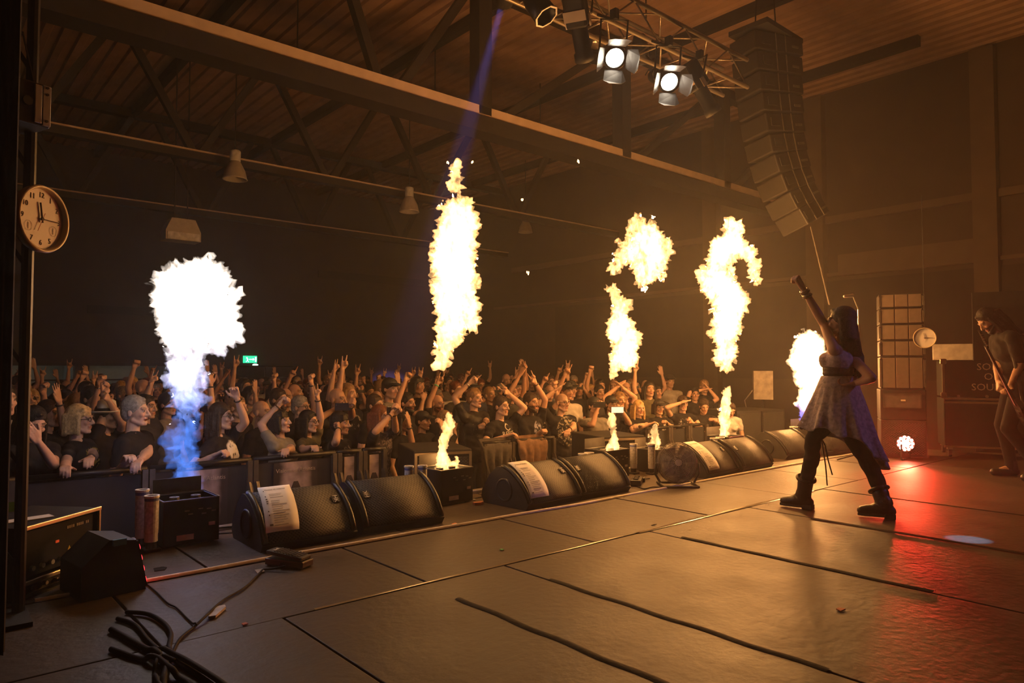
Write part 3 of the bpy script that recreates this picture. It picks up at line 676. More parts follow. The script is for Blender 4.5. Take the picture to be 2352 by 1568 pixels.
MB().lathe([(0, 0), (.03, 0), (.032, .02), (.032, .13), (.03, .15), (.014, .19), (.012, .21), (0, .21)], 16).build('body', mat('bottle_plastic', (.10, .12, .16), .1), t, smooth=True)
MB().lathe([(.0, .235), (.015, .235), (.015, .208), (.012, .208)], 12).build('bottle_cap', mat('red_cap', (.35, .04, .06), .5), t)
# red LED floor lamp seen edge-on
M_led = mat('red_led', (.6, .02, .02), .4, emis=(1, .04, .05), estr=3)
t = thing('led_floor_lamp', 'black tilted LED wedge lamp with red glowing face edge, before the rack case', 'stage lamp', (.78, 4.02, 0), math.radians(8))
MB().prism([(-.14, 0), (.15, 0), (.10, .25), (-.02, .27), (-.14, .16)], .30, frame((0, .15, 0), (1, 0, 0), (0, 0, 1))).build('housing', M_black, t)
pl = Vector((.10, 0, .25))-Vector((.15, 0, 0)); n_ = Vector((pl.z, 0, -pl.x)).normalized()
MB().box(Vector((.127, 0, .125))+n_*.006, (.01, .28, .235), frame((0, 0, 0), n_, (0, 1, 0)).to_3x3()).build('face_frame', M_blackg, t)
m = MB()
for i in range(4):
    for k in range(5): m.cyl(Vector((.15, -.115+.058*k, 0))+pl*(.16+.22*i)+n_*.012, .018, .012, 10, n_)
m.build('led_lens', M_led, t, smooth=False)
MB().box((.02, -.16, .255), (.06, .012, .03)).build('tape_mark', mat('blue_tape', (.1, .3, .5), .5), t)
lamp('red_led_light', 'SPOT', Vector((.19, 0, .14)), .2, (1, .06, .08), t, .05, Vector((1.5, 0, .8)), 1.9)
# pole with the clock and the blue-lit fixture
cc = gd(93, 503, 3.2)
t = thing('side_tower', 'black upright lighting tower pole beside the clock', 'tower', (cc.x-.04, cc.y+.045, 0))
for dx, dy in ((0, 0), (-.25, 0), (-.125, -.17)): MB().cyl((dx, dy, 2.0), .025, 4.0, 10).build('upright', M_blackg, t)
for k in range(9):
    z = .2+.45*k
    MB().bar((0, 0, z), (-.25, 0, z+.4), .016).build('lattice_brace', M_blackg, t); MB().bar((-.25, 0, z), (-.125, -.17, z+.4), .016).build('lattice_brace', M_blackg, t)
MB().box((-.125, -.075, .01), (.31, .26, .02)).build('base_plate', M_black, t)
def clock(pos, nrm, r, lab, nums=True, h=None):
    t = thing('wall_clock', lab, 'clock', pos)
    n = Vector(nrm).normalized(); R = frame((0, 0, 0), Vector((0, 0, 1)).cross(n), Vector((0, 0, 1)))
    R3 = R.to_3x3()
    MB().lathe([(0, -.03), (r*.98, -.03), (r*1.06, -.01), (r*1.08, .012), (r*1.04, .026), (r*.97, .02), (r*.96, .0), (0, 0)], 40, (0, 0, 0), R3).build('case', mat('clock_rim', (.50, .42, .30), .35, var=.08), t, smooth=True)
    MB().lathe([(0, .002), (r*.965, .002), (r*.965, .003)], 40, (0, 0, 0), R3).build('dial', mat('clock_dial', (.72, .70, .69), .6, var=.03), t)
    if nums:
        for k in range(1, 13):
            if k in (4, 8): continue
            an = math.radians(90-30*k); text('numeral', str(k), r*.24, M_ink, t, R @ Matrix.Translation((r*.76*math.cos(an), r*.76*math.sin(an), .0035)), .0004)
        for q in (210, 330):
            an = math.radians(q); m = MB(); m.lathe([(r*.15, .0036), (r*.165, .0036)], 20, R3 @ Vector((r*.6*math.cos(an), r*.6*math.sin(an), 0)), R3)
            m.box(R3 @ Vector((r*.6*math.cos(an), r*.6*math.sin(an), .004)), (r*.02, r*.2, .001), R3); m.build('small_dial', M_inkg, t)
    for nm, an, L, w in (('hour_hand', 100, .52, .05), ('minute_hand', 1, .72, .038)):
        a_ = math.radians(an); m = MB(); m.bar(R3 @ Vector((-.12*r*math.cos(a_), -.12*r*math.sin(a_), .009)), R3 @ Vector((L*r*math.cos(a_), L*r*math.sin(a_), .009)), r*w, .003); m.build(nm, M_ink, t)
    a_ = math.radians(245); MB().bar(R3 @ Vector((.1*r, .2*r, .011)), R3 @ Vector((.45*r*math.cos(a_), .45*r*math.sin(a_), .011)), .0025, .001).build('second_hand', mat('red_hand', (.4, .1, .08), .5), t)
    MB().cyl(R3 @ Vector((0, 0, .010)), r*.05, .008, 12, R3 @ Vector((0, 0, 1))).build('hand_pin', M_ink, t)
    return t
clock(cc, (.95, -1, -.02), .142, 'round wall clock with numerals hung on the dark tower')
MB_ = gd(75, 235, 3.1)
t = thing('tower_lamp', 'bare metal lamp housing with screws high on the tower', 'stage lamp', MB_, math.radians(20))
M_bluem = mat('bare_lamp_metal', (.52, .52, .52), .35, metal=.6, var=.1)
MB().box((0, .1, 0), (.15, .2, .19), bev=.006).build('housing', M_blackg, t)
MB().box((.055, -.003, .0), (.035, .012, .18), bev=.003).build('end_plate', M_bluem, t)
MB().box((.02, -.003, 0), (.03, .012, .17), bev=.003).build('side_plate', M_bluem, t)
for z in (-.07, .05, .08): MB().cyl((.055, -.011, z), .006, .006, 8, 'Y').build('screw', M_beamd, t)
MB().cyl((-.025, -.004, .0), .02, .02, 14, 'Y').build('vent', M_black, t)
MB().bar((-.08, .1, .1), (.0, .1, .34), .006).bar((.06, .1, .1), (.0, .1, .34), .006).build('hanger', M_blackg, t)

# ================================================================ subwoofers in the pit
M_subg = grille_material('sub_grille', (.05, .047, .042), 45.)
def sub_stack(p, rz, w, d, labs):
    for k, lab in enumerate(labs):
        z0 = FLOOR_Z+k*.62
        t = thing('subwoofer', lab, 'subwoofer', (p[0], p[1], z0), rz, 'subwoofers in the pit'); h = .615
        MB().box((0, d/2, h/2+.005), (w, d, h), bev=.012).build('cabinet', M_cabinet, t)
        MB().box((0, -.004, h*.58), (w-.07, .016, h*.62), bev=.004).build('front_panel', M_subg, t)
        for sx in (-1, 1):
            MB().box((sx*(w/2-.018), -.008, h/2), (.024, .02, h-.04)).build('edge_rail', M_brass, t)
            MB().box((sx*(w/2+.002), d*.45, h*.6), (.008, .2, .1), bev=.003).build('side_handle', M_black, t)
        MB().box((0, -.008, h-.03), (w-.04, .02, .022)).build('top_rail', M_brass, t)
        MB().box((0, -.014, h*.34), (.16, .01, .05)).build('jack_plate', M_blackg, t)
a = gz(1018, 1026, .365)
sub_stack((a.x, a.y), math.radians(-20), .56, .72, ['lower black subwoofer of the pit stack behind the burning flame box', 'upper black subwoofer of the pit stack behind the burning flame box'])
a = gz(1432, 996, .365)
sub_stack((a.x, a.y), math.radians(-18), .56, .72, ['lower black subwoofer of the pit stack behind the thin curling flame', 'upper black subwoofer of the pit stack behind the thin curling flame'])

# ================================================================ crowd barrier
M_bar = mat('barrier_steel', (.02, .018, .016), .45, metal=.5, var=.15); M_barb = mat('barrier_alu_post', (.10, .085, .07), .45, metal=.5)
def poster_material():
    m = bpy.data.materials.new('barrier_poster'); m.use_nodes = True; nt = m.node_tree; b = nt.nodes['Principled BSDF']; L = nt.links.new
    tc = _n(nt, 'ShaderNodeTexCoord'); mp = _n(nt, 'ShaderNodeMapping'); L(tc.outputs['Object'], mp.inputs[0])
    n = _n(nt, 'ShaderNodeTexNoise'); n.inputs['Scale'].default_value = 6; n.inputs['Detail'].default_value = 6; L(tc.outputs['Object'], n.inputs[0])
    sp = _n(nt, 'ShaderNodeSeparateXYZ'); L(tc.outputs['Object'], sp.inputs[0])
    ab = _n(nt, 'ShaderNodeMath', operation='ABSOLUTE'); L(sp.outputs['X'], ab.inputs[0])
    r1 = _n(nt, 'ShaderNodeMapRange'); r1.inputs['From Min'].default_value = .08; r1.inputs['From Max'].default_value = .19; r1.inputs['To Min'].default_value = 1; r1.inputs['To Max'].default_value = 0; L(ab.outputs[0], r1.inputs[0])
    mu = _n(nt, 'ShaderNodeMath', operation='MULTIPLY'); L(r1.outputs[0], mu.inputs[0]); L(n.outputs['Fac'], mu.inputs[1])
    r = _n(nt, 'ShaderNodeValToRGB'); e = r.color_ramp.elements; e[0].position = .18; e[0].color = (.02, .015, .02, 1); e[1].position = .62; e[1].color = (.48, .36, .38, 1); L(mu.outputs[0], r.inputs[0])
    L(r.outputs[0], b.inputs['Base Color']); b.inputs['Roughness'].default_value = .6
    return m
M_poster = poster_material(); M_banner = mat('black_banner_cloth', (.018, .014, .016), .8, var=.3, scale=4)
M_psil = mat('poster_figure', (.03, .02, .025), .7); M_logo = mat('poster_lettering', (.42, .34, .28), .6)
BY = 5.95
bx = [(-.55, .62), (.62, 1.45), (1.45, 2.25), (2.25, 3.02), (3.02, 3.28), (3.28, 3.54), (4.72, 5.12), (5.12, 5.60), (5.60, 5.80), (7.5, 8.0), (8.0, 8.45), (8.45, 8.9)]
for i in range(len(bx)):
    x0, x1 = bx[i]; w = x1-x0; z1 = .29 if i > 5 else .33
    nm = {0: 'black crowd barrier panel behind the amp rack', 1: 'black crowd barrier panel in front of the blonde woman with glasses', 2: 'crowd barrier panel behind the blue flame machine', 3: 'crowd barrier panel with narrow poster below the two women in grey shirts', 4: 'crowd barrier panel with pale winged figure poster', 5: 'narrow crowd barrier panel between poster and subwoofer',
          6: 'crowd barrier panel beside the subwoofer with dark cloth over it', 7: 'crowd barrier panel with the brown jacket hung on it', 8: 'crowd barrier panel with slanted braces behind the second wedge pair', 9: 'crowd barrier panel beside the second subwoofer stack', 10: 'crowd barrier panel behind the floor fan', 11: 'hazy crowd barrier panel behind the fan side wedges'}[i]
    t = thing('crowd_barrier', nm, 'barrier', ((x0+x1)/2, BY, FLOOR_Z), 0, 'crowd barrier panels'); H = z1-FLOOR_Z
    MB().tube([(-w/2+.01, 0, H), (w/2-.01, 0, H)], .022, 8).build('top_rail', M_bar, t, smooth=True)
    for sx in (-1, 1): MB().box((sx*(w/2-.025), -.01, H/2), (.04, .05, H-.01)).build('post', M_barb, t)
    MB().box((0, 0, .03), (w-.02, .05, .05)).build('bottom_rail', M_bar, t)
    MB().box((0, .12, .012), (w-.02, .2, .02)).build('foot_plate', M_bar, t)
    MB().box((0, 0.012, H/2), (w-.09, .012, H-.08)).build('sheet', M_banner if i < 7 else M_black, t)
    for sx in (-1, 1): MB().bar((sx*(w/2-.03), -.02, H*.85), (sx*(w/2-.03)+.12, -.25, .03), .035).build('brace', M_barb, t)
    if i in (2, 3, 4, 5):
        pw = min(w-.16, .40)
        ps = MB().box((0, -.004, H*.63), (pw, .008, H*.66)).build('poster', M_poster, t)
        MB().prism([(-.10, -.28), (.10, -.28), (.06, -.1), (.10, .02), (.05, .06), (.04, .15), (.018, .2), (-.018, .2), (-.04, .15), (-.05, .06), (-.10, .02), (-.06, -.1)], .004, frame((0, -.009, H*.66), (1, 0, 0), (0, 0, 1))).build('poster_figure', M_psil, ps)
        Mt = frame((0, -.012, H*.63+H*.33-.07), (1, 0, 0), (0, 0, 1))
        tt = text('poster_title', 'Visions of Atlantis', .1, M_logo, ps, Matrix.Identity(4), .0005)
        xs = [v.co.x for v in tt.data.vertices]; k = (pw*.9)/(max(xs)-min(xs)); tt.data.transform(Mt @ Matrix.Scale(k, 4))
def cloth(x, w, drop, m, lab, seed, cat='jacket'):
    V = []; F = []; N, K = 14, 18; rnd = random.Random(seed)
    for i in range(N+1):
        for k in range(K+1):
            u = k/K; v = i/N
            nar = 1-.25*v+.06*math.sin(v*9)
            px = (u-.5)*w*nar; fold = .03*math.sin(u*22+seed)*v+.02*noise.noise((u*6, v*4, seed))
            z = .04-(drop*v+.10*abs(math.sin(u*3+seed))*v); y = -.035-.03*v+fold
            if v < .12: y += (.12-v)*.7
            if v > .9: z += .05*noise.noise((u*8, seed, 1))
            V.append((px, y, z))
    F = [(i*(K+1)+k, i*(K+1)+k+1, (i+1)*(K+1)+k+1, (i+1)*(K+1)+k) for i in range(N) for k in range(K)]
    o = MB().add(V, F).build('hung_jacket', m, None, smooth=True, loc=(x, BY, .29)); o.modifiers.new('thick', 'SOLIDIFY').thickness = .012
    return tag(o, lab, cat)
cloth(5.42, .44, .42, mat('brown_cloth', (.16, .085, .045), .8, var=.35, scale=18), 'brown jacket draped over the barrier rail', 2)
cloth(4.9, .40, .55, mat('dark_mesh_cloth', (.05, .042, .036), .8, var=.4, scale=25), 'dark jacket draped over the barrier beside the subwoofer', 5)

# black masking drape at the near side of the stage
da, db = gd(-150, 800, 2.55), gd(34, 800, 2.75); V = []; N = 26; dv = (db-da); nrm = Vector((dv.y, -dv.x, 0)).normalized()
for k in range(N+1):
    p = da+dv*(k/N)+nrm*.025*math.sin(k*1.9)
    for z in (.01, 1.5, 3.0, 4.4): V.append((p.x-da.x, p.y-da.y, z))
o = MB().add(V, [(k*4+q, k*4+q+1, k*4+q+5, k*4+q+4) for k in range(N) for q in range(3)]).build('masking_drape', mat('black_serge', (.004, .004, .004), .95), None, smooth=True, loc=(da.x, da.y, 0)); o.modifiers.new('thick', 'SOLIDIFY').thickness = .006
tag(o, 'black folded masking drape beside the clock tower', 'curtain')
# ================================================================ lighting truss above the stage front
TY, TZ, TX0, TX1 = 4.72, 4.70, -3.0, 7.75
t = thing('lighting_truss', 'silver box lighting truss hung above the stage front', 'lighting truss', (2, TY, TZ)); s = .17
M_trs = mat('truss_alu', (.30, .25, .2), .4, metal=.7, var=.1)
for dy in (-s, s):
    for dz in (-s, s): MB().tube([(TX0-2, dy, dz), (TX1-2, dy, dz)], .024, 8).build('chord', M_trs, t, smooth=True)
N = 25; st = (TX1-TX0)/N
for k in range(N):
    x = TX0-2+k*st; m = MB(); e = 1 if k % 2 else -1
    for a, b in (((-s, -s), (-s, s)), ((s, -s), (s, s)), ((-s, -s), (s, -s)), ((-s, s), (s, s))):
        p, q = (a, b) if e > 0 else (b, a); m.tube([(x, p[0], p[1]), (x+st, q[0], q[1])], .010, 6)
    m.tube([(x, -s, -s), (x, s, -s)], .009, 6); m.build('lattice_brace', M_trs, t, smooth=True)
for x in (-1, 2.5, 6): MB().tube([(x-2, 0, s), (x-2, 0, ROOF-TZ-.01)], .008, 6).build('hoist_chain', M_black, t)
M_lens_on = mat('lit_fresnel_lens', (1, .9, .75), .3, emis=(1, .88, .66), estr=22); M_lens = mat('dark_lens', (.12, .09, .07), .12)
M_barn = mat('barn_door_metal', (.12, .11, .11), .4, metal=.4)
def fixture(px, py, aim, lab, kind, side_=-1):
    p = gy(px, py, TY+side_*.40)     # hung on the stage side (-1) or the hall side (+1) of the truss
    aim = Vector(aim).normalized(); R = aim.to_track_quat('Z', 'Y').to_matrix(); up = Vector((0, 0, 1))
    t = thing('stage_light', lab, 'stage light', p, 0, 'lamps on the lighting truss'); P = lambda x, y, z: R @ Vector((x, y, z))
    if kind == 'fresnel' or kind == 'fresnel_off':
        MB().lathe([(0, -.26), (.07, -.26), (.085, -.22), (.10, -.05), (.105, 0), (.09, 0), (.09, -.01)], 20, (0, 0, 0), R).build('body', M_black, t, smooth=True)
        MB().lathe([(0, .006), (.06, .002), (.088, -.008)], 20, (0, 0, 0), R).build('lens', M_lens_on if kind == 'fresnel' else M_lens, t, smooth=True)
        MB().lathe([(.088, -.004), (.088, .012), (.112, .012), (.112, -.02)], 20, (0, 0, 0), R).build('lens_ring', M_blackg, t, smooth=True)
        for k in range(4):
            a = math.pi/2*k; ux = Vector((math.cos(a), math.sin(a), 0)); vx = Vector((-math.sin(a), math.cos(a), 0)); o_ = 60 if kind == 'fresnel' else 80
            dz = math.sin(math.radians(o_))*.15; dr = math.cos(math.radians(o_))*.15
            V = [ux*.105-vx*.085, ux*.105+vx*.085, ux*(.105+dr)+vx*.11+Vector((0, 0, dz*.8)), ux*(.105+dr*1.2)+vx*.06+Vector((0, 0, dz*1.1)), ux*(.105+dr*1.2)-vx*.06+Vector((0, 0, dz*1.1)), ux*(.105+dr)-vx*.11+Vector((0, 0, dz*.8))]
            o = MB().add([R @ (v+Vector((0, 0, .012))) for v in V], [tuple(range(6))]).build('barn_door', M_barn, t); o.modifiers.new('thick', 'SOLIDIFY').thickness = .003
        if kind == 'fresnel': lamp('stage_light_beam', 'SPOT', P(0, 0, .02), 28, (1, .72, .45), t, .07, P(0, 0, 5), 1.1, .6)
    elif kind == 'profile':
        MB().box(P(0, 0, -.16), (.19, .19, .30), R, bev=.02).build('lamp_house', M_black, t)
        MB().lathe([(.075, -.02), (.075, .22), (.09, .23), (.09, .30), (.075, .30)], 20, (0, 0, 0), R).build('barrel', M_black, t, smooth=True)
        MB().lathe([(0, .29), (.05, .287), (.076, .28)], 20, (0, 0, 0), R).build('lens', M_lens, t, smooth=True)
        MB().box(P(.0, -.102, -.12), (.2, .008, .09), R).build('label_plate', M_beam, t)
        for k in (-1, 1): MB().box(P(k*.11, 0, -.05), (.012, .05, .1), R).build('shutter_handle', M_brass, t)
    else:   # open par can
        MB().lathe([(.05, -.22), (.07, -.2), (.10, -.08), (.105, .10), (.10, .10), (.095, -.06)], 20, (0, 0, 0), R).build('can', M_blackg, t, smooth=True)
        MB().lathe([(0, -.02), (.05, -.03), (.09, -.05)], 20, (0, 0, 0), R).build('lens', M_lens, t, smooth=True)
        MB().lathe([(.098, .095), (.098, .11), (.115, .11), (.115, .095)], 8, (0, 0, 0), R).build('gel_frame', M_barn, t)
    side = R @ Vector((1, 0, 0))
    top = TZ-s-p.z-.02
    m = MB(); m.tube([side*.13+P(0, 0, -.1), side*.13+Vector((0, 0, max(.05, top*.75))), -side*.13+Vector((0, 0, max(.05, top*.75))), -side*.13+P(0, 0, -.1)], .011, 6); m.build('yoke', M_blackg, t)
    m = MB(); m.box((0, .0, max(.06, top*.75+.05)), (.05, .07, .10)); m.tube([(0, 0, max(.05, top*.75)), (0, (TY+side_*s-p.y), top+.02)], .014, 6); m.build('clamp', M_blackg, t)
    return t
fixture(1240, 18, (.3, -.6, -1), 'black moving head lamp at the end of the visible truss', 'par')
fixture(1330, 62, (.55, .3, -.7), 'black profile spot with beige plate beside the dark round lens', 'profile')
fixture(1372, 100, (-.2, -.5, -1), 'dark fresnel lamp with closed doors beside the lit one', 'fresnel_off', 1)
fixture(1412, 133, (-.42, -.62, -.55), 'lit fresnel lamp with barn doors, nearer the beige plated spot', 'fresnel')
fixture(1470, 125, (.3, .2, -1), 'black par can hidden behind the truss between the lit lamps', 'par', 1)
fixture(1513, 172, (-.5, -.8, -.3), 'open par can with octagonal gel frame beside a lit lamp', 'par', 1)
fixture(1537, 188, (-.42, -.62, -.55), 'lit fresnel lamp with barn doors, beside the octagonal gel frame', 'fresnel')
fixture(1608, 205, (.5, -.2, -.75), 'profile spot with beige plate at the far end of the truss', 'profile')
# moving light whose blue beam crosses the haze
bp = gy(1160, -14, 6.2)
t = thing('beam_light', 'moving head lamp throwing the violet beam down through the haze', 'stage light', bp)
tgt = gy(915, 868, 21.0)-bp
R = tgt.normalized().to_track_quat('Z', 'Y').to_matrix()
MB().lathe([(0, -.2), (.09, -.2), (.12, -.1), (.12, .12), (.1, .14), (.08, .13), (0, .12)], 20, (0, 0, 0), R).build('head', M_black, t, smooth=True)
MB().lathe([(0, .135), (.05, .134), (.085, .13)], 20, (0, 0, 0), R).build('lens', mat('violet_lens', (.2, .2, .6), .2, emis=(.45, .5, 1), estr=6), t, smooth=True)
MB().box((0, 0, .22), (.32, .05, .05)).box((.15, 0, .1), (.03, .08, .25)).box((-.15, 0, .1), (.03, .08, .25)).build('yoke', M_blackg, t)
MB().box((0, 0, .34), (.28, .2, .18), bev=.02).build('base', M_black, t)
MB().tube([(0, 0, .4), (0, 0, ROOF-bp.z)], .02, 6).build('drop_pole', M_black, t)
BEAM = lamp('violet_beam_offscreen', 'SPOT', tgt.normalized()*.16, 48000, (.24, .22, 1), t, .04, tgt, math.radians(7), .6)

# ================================================================ flown line array
M_arr = mat('array_cabinet', (.014, .012, .010), .6, var=.2)
lp = gd(1765, 120, 10.2); ang = math.radians(-24)
pos = Vector((lp.x, lp.y, lp.z)); tilt = -.02; fr = Vector((math.sin(ang), -math.cos(ang), 0))
px_ = [gd(x, y, 10.2) for x, y in ((1760, 115), (1763, 160), (1766, 205), (1770, 250), (1775, 295), (1782, 340), (1792, 382), (1805, 423), (1822, 462), (1842, 498))]
for k, q in enumerate(px_):
    nx = px_[min(k+1, 9)]-px_[max(k-1, 0)]; tl = math.atan2(_R @ np.array(nx), -nx.z)
    t = thing('line_array_box', ['topmost', 'second', 'third', 'fourth', 'fifth', 'sixth', 'seventh', 'eighth', 'ninth', 'lowest'][k]+(' black loudspeaker box of the hanging curved line array' if k in (0, 9) else ' black loudspeaker box from the top of the hanging line array'), 'loudspeaker', q, 0, 'boxes of the hanging line array')
    w = .92-.045*k
    R = (Matrix.Rotation(ang+math.radians(10), 3, 'Z') @ Matrix.Rotation(-tl, 3, 'X'))
    R = Matrix.Rotation(-YAW, 3, 'Z') @ Matrix.Rotation(-tl, 3, 'Y') @ Matrix.Rotation(math.radians(25), 3, 'Z')
    MB().box((0, 0, 0), (w, .5, .262), R, bev=.02).build('cabinet', M_arr, t)
    for sx in (-1, 1): MB().box(R @ Vector((sx*.09+.02, -.258, 0)), (.012, .012, .25), R).build('rigging_bar', M_barb, t)
    MB().box(R @ Vector((w*.32, -.256, -.03)), (.12, .012, .03), R).build('connector_plate', M_barb, t)
    MB().box(R @ Vector((-w*.28, -.256, 0)), (.16, .012, .12), R).build('rear_grille', M_black, t)
t = thing('array_frame', 'black flying frame holding the line array under the roof', 'flying frame', px_[0]+Vector((0, 0, .14)))
MB().box((0, 0, .04), (1.0, .6, .07)).build('frame', M_black, t)
for sx in (-.3, .3): MB().tube([(sx, 0, .07), (sx*.4, 0, ROOF-px_[0].z-.14)], .012, 6).build('chain', M_black, t)
a = gd(1862, 520, 10.2); b = gd(1905, 700, 10.2)
tag(MB().tube([(0, 0, 0), b-a], .012, 6).build('pull_rope', M_barb, None, loc=a), 'thin pull back line hanging from the lowest array box', 'rope')

# ================================================================ stage-left side: speaker stack, cases, clock, red lamp
M_stack = mat('grey_array_cloth', (.15, .11, .085), .7, var=.1, scale=20)
base = gz(2077, 1052); base.z = 0; sx0 = gz(2037, 1052); wst = .50; rzs = math.radians(-64)
names = ['lowest', 'second', 'third', 'fourth', 'topmost']
t = thing('subwoofer', 'black bass cabinet at the foot of the speaker stack behind the red lamp', 'subwoofer', base, rzs, 'speaker stack beside the red lamp')
MB().box((0, .25, .235), (wst, .5, .45), bev=.01).build('cabinet', M_cabinet, t); MB().box((0, -.006, .24), (wst-.05, .012, .38), bev=.004).build('front_grille', M_subg, t)
for q in (-.18, .18): MB().cyl((q, .1, .006), .025, .012, 10).cyl((q, .4, .006), .025, .012, 10).build('foot', M_black, t)
t = thing('amp_case', 'black amplifier case with pale framed panel in the middle of the stack', 'rack case', base+Vector((0, 0, .46)), rzs, 'speaker stack beside the red lamp')
MB().box((0, .25, .19), (wst, .5, .37), bev=.01).build('cabinet', M_cabinet, t)
MB().box((-.01, -.006, .24), (.40, .012, .17)).build('panel', mat('amp_panel', (.12, .10, .09), .4), t)
m = MB()
for a_, b_ in (((-.21, .155), (.19, .155)), ((.19, .155), (.19, .325)), ((.19, .325), (-.21, .325)), ((-.21, .325), (-.21, .155))): m.bar((a_[0], -.014, a_[1]), (b_[0], -.014, b_[1]), .012)
m.build('panel_frame', M_barb, t); MB().box((0, -.016, .245), (.05, .008, .02)).build('panel_badge', mat('pale_badge', (.8, .7, .5), .4), t)
z = .84; hs = [.40, .20, .20, .20, .18]
for k in range(5):
    h = hs[k]
    t = thing('stack_speaker', names[k]+' grey fronted speaker box of the tall stack behind the red lamp', 'loudspeaker', base+Vector((0, 0, z)), rzs, 'speaker stack beside the red lamp')
    MB().box((0, .2, h/2), (wst-.02, .4, h-.012), bev=.006).build('cabinet', M_cabinet, t)
    for q in range(3): MB().box((-.148+.148*q, -.006, h/2), (.138, .014, h-.03), bev=.004).build('front_cloth', M_stack, t)
    for sx in (-1, 1): MB().box((sx*(wst/2-.012), -.006, h/2), (.028, .03, h-.05), bev=.004).build('side_rail', M_barb, t)
    for sx in (-1, 1): MB().cyl((sx*(wst/2-.015), -.02, h-.03), .012, .012, 10, 'Y').build('rigging_pin', M_chrome, t)
    z += h
cp = gd(2124, 776, 8.45)
clock(cp, (-.92, -.35, 0), .115, 'round wall clock hanging beside the grey speaker stack', nums=False)
tag(MB().tube([(0, 0, 0), (0, 0, 1.6)], .004, 6).build('clock_wire', M_black, None, loc=cp+Vector((0, 0, .12))), 'thin black wire above the clock on the speaker stack', 'wire')
rl = gd(2080, 1018, 8.45)
t = thing('red_flood_lamp', 'bright red floor lamp shining from the foot of the speaker stack', 'stage lamp', (rl.x, rl.y, 0))
rdir = (Vector((0, 0, 1.0))-rl).normalized(); R = rdir.to_track_quat('Z', 'Y').to_matrix()
MB().lathe([(0, -.16), (.06, -.16), (.10, -.08), (.105, .02), (.095, .02), (.095, -.01)], 20, (0, 0, rl.z), R).build('can', M_black, t, smooth=True)
m = MB()
for i, (r, n) in enumerate(((0, 1), (.038, 6), (.074, 11))):
    for k in range(n): m.ell(Vector((0, 0, rl.z))+R @ Vector((r*math.cos(6.283*k/n), r*math.sin(6.283*k/n), .0)), (.019, .019, .012), 8, R)
m.build('led_lens', mat('red_flood_led', (.8, .1, .1), .3, emis=(1, .16, .10), estr=90), t, smooth=True)
MB().tube([(.13, 0, rl.z), (.13, 0, .015), (-.13, 0, .015), (-.13, 0, rl.z)], .01, 6).build('bracket', M_black, t)
REDL = lamp('red_flood_light', 'SPOT', Vector((0, 0, rl.z))+rdir*.03, 480, (1, .045, .02), t, .09, Vector((0, 0, rl.z))+rdir*5, 1.15, 1.0)
# flight cases
M_letter = mat('stencil_lettering', (.55, .48, .40), .6); M_case2 = mat('case_laminate', (.014, .018, .015), .45, var=.2)
cb = gz(2250, 1052); cb.z = 0
t = thing('flight_case', 'large black flight case with brass coloured edges on castors', 'flight case', cb, rzs, 'flight cases beside the speaker stack')
cw, ch, cd = .95, .60, .6
MB().box((.12, cd/2, .12+ch/2), (cw, cd, ch), bev=.006).build('body', M_case2, t)
for z in (.13, .12+ch-.045, .12+ch): MB().box((.12, -.006, z), (cw+.02, .02, .024), bev=.003).build('edge_profile', M_brass, t)
for x in (-.30, .54):
    for y in (.06, cd-.06):
        c_ = MB().cyl((x, y, .05), .05, .035, 14, 'X').build('castor', M_black, t); MB().box((x, y, .105), (.06, .06, .03)).build('castor_fork', M_alu, c_)
MB().box((cw/2+.10, -.012, .12+ch-.02), (.05, .02, .09), bev=.004).build('corner_brace', M_brass, t)
t = thing('flight_case', 'black flight case with stencilled white lettering on top of the larger case', 'flight case', cb+Vector((0, 0, .12+ch+.012)), rzs, 'flight cases beside the speaker stack')
MB().box((.10, cd/2, .235), (.92, .5, .45), bev=.006).build('body', M_case2, t)
for x in (-.355, .555):
    MB().box((x, -.006+.05, .24), (.026, .02, .44)).build('edge_profile', M_brass, t)
    for z in (.03, .45): MB().box((x, .042, z), (.07, .03, .07), bev=.012).build('ball_corner', M_brass, t)
for x in (-.2, .1, .4): MB().cyl((x, .045, .02), .018, .03, 10, 'Y').build('catch', M_brass, t)
for ln, zz in (('SONS', .38), ('OF', .26), ('SOUND', .13)):
    text('case_lettering', ln, .12, M_letter, t, frame((.15, .046, zz), (1, 0, 0), (0, 0, 1)), .002)
bp2 = gd(2215, 808, 9.6)
tag(MB().box((0, 0, 0), (.75, .04, .22), bev=.005).build('music_board', mat('grey_board', (.35, .32, .28), .6), None, loc=bp2), 'pale grey board standing on the lettered flight case', 'board').rotation_euler.z = rzs
bp3 = gz(2290, 1040); bp3.z = 0
tag(MB().prism([(-2.4, 0), (-1.8, .01), (-1.2, 0), (-.6, .015), (0, 0), (.6, .012), (1.2, 0), (1.8, .01), (2.4, 0), (2.4, .05), (-2.4, .05)], 2.1, Matrix.Translation((11.75, .9, 0)) @ Matrix.Rotation(rzs, 4, 'Z')).build('side_curtain', M_black), 'black side stage curtain behind the flight cases', 'curtain')
# small mic stand with cymbal clip behind the singer
ms = gz(1978, 1060); ms.z = 0
t = thing('mic_stand', 'thin boom microphone stand rising behind the singer', 'microphone stand', ms)
q = gd(1976, 690, 8.3)-ms
MB().tube([(0, 0, .02), (0, 0, q.z-.1)], .012, 8).build('pole', M_alu, t); MB().tube([(0, 0, q.z-.1), q+Vector((-.06, .06, .06)), ], .008, 6).build('boom', M_alu, t)
MB().cap(q+Vector((-.06, .06, .06)), q+Vector((-.14, .12, .05)), .022, .018).build('microphone', M_alu, t, smooth=True)
for k in range(3): a = 2.1*k; MB().tube([(0, 0, .10), (.26*math.cos(a), .26*math.sin(a), .012)], .009, 6).build('leg', M_black, t)
